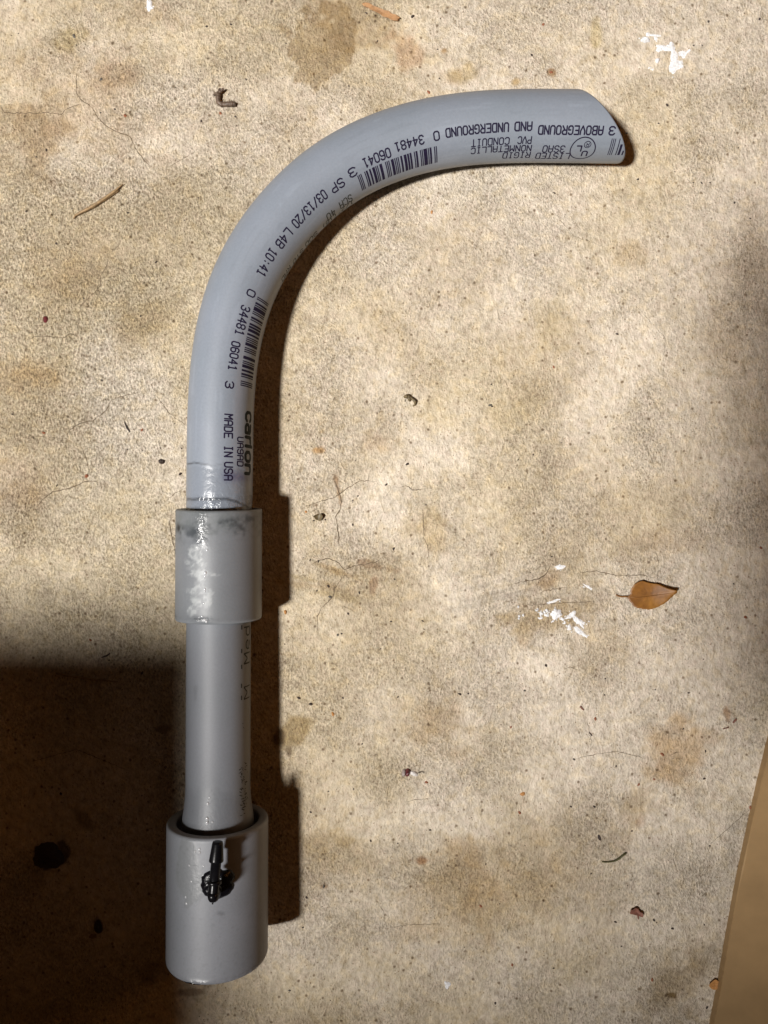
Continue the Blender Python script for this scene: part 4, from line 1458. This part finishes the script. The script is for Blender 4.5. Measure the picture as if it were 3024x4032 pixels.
# dark clump lying in the shade
cx, cy = fpt(190, 3370)
V, F = low_blob(cx, cy, 58 * S, 56 * S, .4, 2.4, 12, .35, 6, 30)
place("dirt_clump", V, F, M_dark, cx, cy, "dark dirt clump lying in the deep shade at the lower left", "dirt clump")
cx, cy = fpt(387, 3650)
V, F = low_blob(cx, cy, 15 * S, 30 * S, .1, 1.4, 13, .25, 5, 18)
place("dirt_clump", V, F, M_dark, cx, cy, "narrow dark crumb in the deep shade left of the large coupling", "dirt clump")
cx, cy = fpt(366, 3686)
V, F = low_blob(cx, cy, 15 * S, 11 * S, .1, .5, 14, .25, 4, 14)
place("pale_chip", V, F, M_twig, cx, cy, "pale chip beside the narrow dark crumb in the shade", "chip")


# white plaster marks
def plaster(name, items, label, s, ox, oy, crumbs=0):
    parts = []; pc = [fpt(ox + x / s, oy + y / s) for x, y, *_ in items]
    cx = sum(p[0] for p in pc) / len(pc); cy = sum(p[1] for p in pc) / len(pc)
    for i, (x, y, rx, ry, rot, h) in enumerate(items):
        px, py = fpt(ox + x / s, oy + y / s)
        V, F = low_blob(px - cx, py - cy, rx / s * S, ry / s * S, math.radians(rot), h, 900 + i + int(ox), .42, 4, 26)
        parts.append((V, F))
        for k in range(crumbs):
            a = random.random() * 6.28; q = random.uniform(.7, 1.6)
            V, F = low_blob(px - cx + rx / s * S * q * math.cos(a), py - cy + ry / s * S * q * math.sin(a), random.uniform(.12, .4), random.uniform(.1, .3), a, random.uniform(.1, .3), i * 31 + k, .3, 2, 8)
            parts.append((V, F))
    V, F = mesh_join(parts)
    o = build(name, V, F, M_white, None); o.location = (cx * MM, cy * MM, 0)
    tag(o, label, "plaster mark")


plaster("plaster_mark", [(960, 830, 75, 190, 5, .22), (970, 1000, 110, 160, 10, .25), (780, 600, 200, 55, -4, .25), (900, 590, 90, 95, 30, .3), (640, 640, 70, 50, 0, .2),
                         (520, 325, 140, 26, -3, .1), (390, 300, 45, 40, 0, .2), (1150, 740, 90, 70, 40, .05), (1240, 700, 90, 30, 40, .05), (1110, 960, 60, 70, 0, .2), (330, 430, 88, 75, 0, 1.3), (430, 1030, 30, 20, 20, .15), (500, 1070, 30, 16, 20, .1), (565, 400, 35, 60, 10, .1)],
        "thick white plaster smear right above the cut end of the pipe", 5.53, 2480, 80, 3)
plaster("plaster_chip", [(600, 880, 50, 55, 20, .9)], "small white plaster chip just left of the smear at the upper right", 5.53, 2480, 80)
plaster("plaster_mark", [(850, 345, 85, 34, -4, .15), (740, 905, 110, 22, 16, .12), (1310, 670, 85, 18, -35, .12)], "three faint white plaster streaks left of the dry oval leaf", 4.1475, 2000, 2150, 3)
plaster("plaster_mark", [(780, 1110, 85, 75, 0, .8), (830, 1130, 50, 40, 0, .6), (770, 1060, 45, 40, 0, .9), (640, 1060, 24, 28, 0, .7), (545, 1100, 40, 30, 10, .6), (600, 1080, 22, 22, 0, .6), (475, 1050, 26, 20, 0, .8), (530, 1180, 40, 18, 10, .4), (640, 1130, 45, 20, 0, .3), (740, 1225, 20, 14, 0, .4),
                         (1060, 1110, 55, 45, 20, .35), (1000, 1160, 60, 24, 20, .25), (1150, 1220, 120, 36, -38, .3), (1200, 1280, 60, 30, -60, .25), (1150, 1380, 110, 34, -40, .2), (1000, 1330, 34, 40, 0, .3), (890, 1190, 36, 26, -20, .4), (930, 1250, 20, 20, 0, .4), (1240, 1450, 60, 26, -50, .08)],
        "broken white plaster patch left of and below the dry oval leaf", 4.1475, 2000, 2150, 4)
plaster("plaster_crumb", [(170, 990, 18, 22, 0, .7)], "lone white plaster crumb at the upper left of the broken patch", 4.1475, 2000, 2150)
plaster("plaster_crumb", [(185, 1140, 22, 20, 0, .7), (180, 1180, 18, 24, 0, .7)], "double white plaster crumb at the left end of the broken patch", 4.1475, 2000, 2150)
plaster("plaster_crumb", [(250, 1130, 22, 20, 30, .5)], "white plaster crumb between the double crumb and the broken patch", 4.1475, 2000, 2150)
plaster("plaster_mark", [(588, 20, 13, 20, 10, .6), (590, 30, 12, 10, 10, .6)], "small white plaster spot at the top edge, left of the bark strip", 1, 0, 0, 3)
plaster("plaster_mark", [(1763, 3879, 12, 12, 10, .3), (1758, 3872, 8, 9, 10, .3)], "tiny white plaster spot at the bottom of the picture", 1, 0, 0, 2)


# ------------------------------------------------------------------ stool added out of view so its seat shades the lower left
def box(x0, x1, y0, y1, z0, z1, b=3.0):
    return prism([(x0, y0), (x1, y0), (x1, y1), (x0, y1)], z0, z1, b)


def make_shade_stool():
    zs = 290.0
    def up(px, py):   # point of the seat whose shadow edge falls at floor position px, py (mm)
        t = zs / (KEY.z * 1000)
        return px + (KEY.x * 1000 - px) * t, py + (KEY.y * 1000 - py) * t
    x1, y1 = up(-51.0, -34.5)
    x0, y0 = x1 - 360, y1 - 300
    root = empty("shade_step_stool", ((x0 + x1) / 2 * MM, (y0 + y1) / 2 * MM, 0))
    tag(root, "low wooden step stool added for its shade, standing unseen beyond the lower left of the picture", "shade_stool")
    mx, my = (x0 + x1) / 2, (y0 + y1) / 2
    V, F = box(x0 - mx, x1 - mx, y0 - my, y1 - my, zs - 22, zs)
    build("seat", V, F, M_wood, root, False)
    for sx in (x0 + 20, x1 - 75):
        for sy in (y0 + 20, y1 - 48):
            V, F = box(sx - mx, sx + 28 - mx, sy - my, sy + 28 - my, 0, zs - 22, 1)
            build("leg", V, F, M_wood, root, False)


make_shade_stool()


# plank on a crate added out of view so its end shades the right edge of the concrete
def make_shade_plank():
    z = 400.0; t = z / (KEY.z * 1000)
    X = lambda fx: fx + (KEY.x * 1000 - fx) * t
    Y = lambda fy: fy + (KEY.y * 1000 - fy) * t
    x0, y0, y1 = X(121), Y(-74), Y(92)
    V, F = box(-(900 - x0) / 2, (900 - x0) / 2, -(y1 - y0) / 2, (y1 - y0) / 2, z, z + 18)
    o = build("shade_plank", V, F, M_wood, None, False)
    o.location = ((x0 + 900) / 2 * MM, (y0 + y1) / 2 * MM, 0)
    tag(o, "narrow dark plank added for its shade, laid across the crate beyond the right edge of the picture", "shade_plank")
    root = empty("added_crate", (.62, (y0 + y1) / 2 * MM, 0))
    tag(root, "slatted wooden crate added out of view, holding up the plank beyond the right edge of the picture", "prop_crate")
    w = 150; h = 398
    for sx in (-1, 1):
        for sy in (-1, 1):
            V, F = box(sx * (w - 15) - 15, sx * (w - 15) + 15, sy * (w - 15) - 15, sy * (w - 15) + 15, 0, h, 1)
            build("post", V, F, M_wood, root, False)
    for k in range(4):
        za = 20 + k * 98
        for sy in (-1, 1):
            V, F = box(-w, w, sy * (w + 6) - 5, sy * (w + 6) + 5, za, za + 70, 1); build("slat", V, F, M_wood, root, False)
        for sx in (-1, 1):
            V, F = box(sx * (w + 6) - 5, sx * (w + 6) + 5, -w, w, za, za + 70, 1); build("slat", V, F, M_wood, root, False)


make_shade_plank()
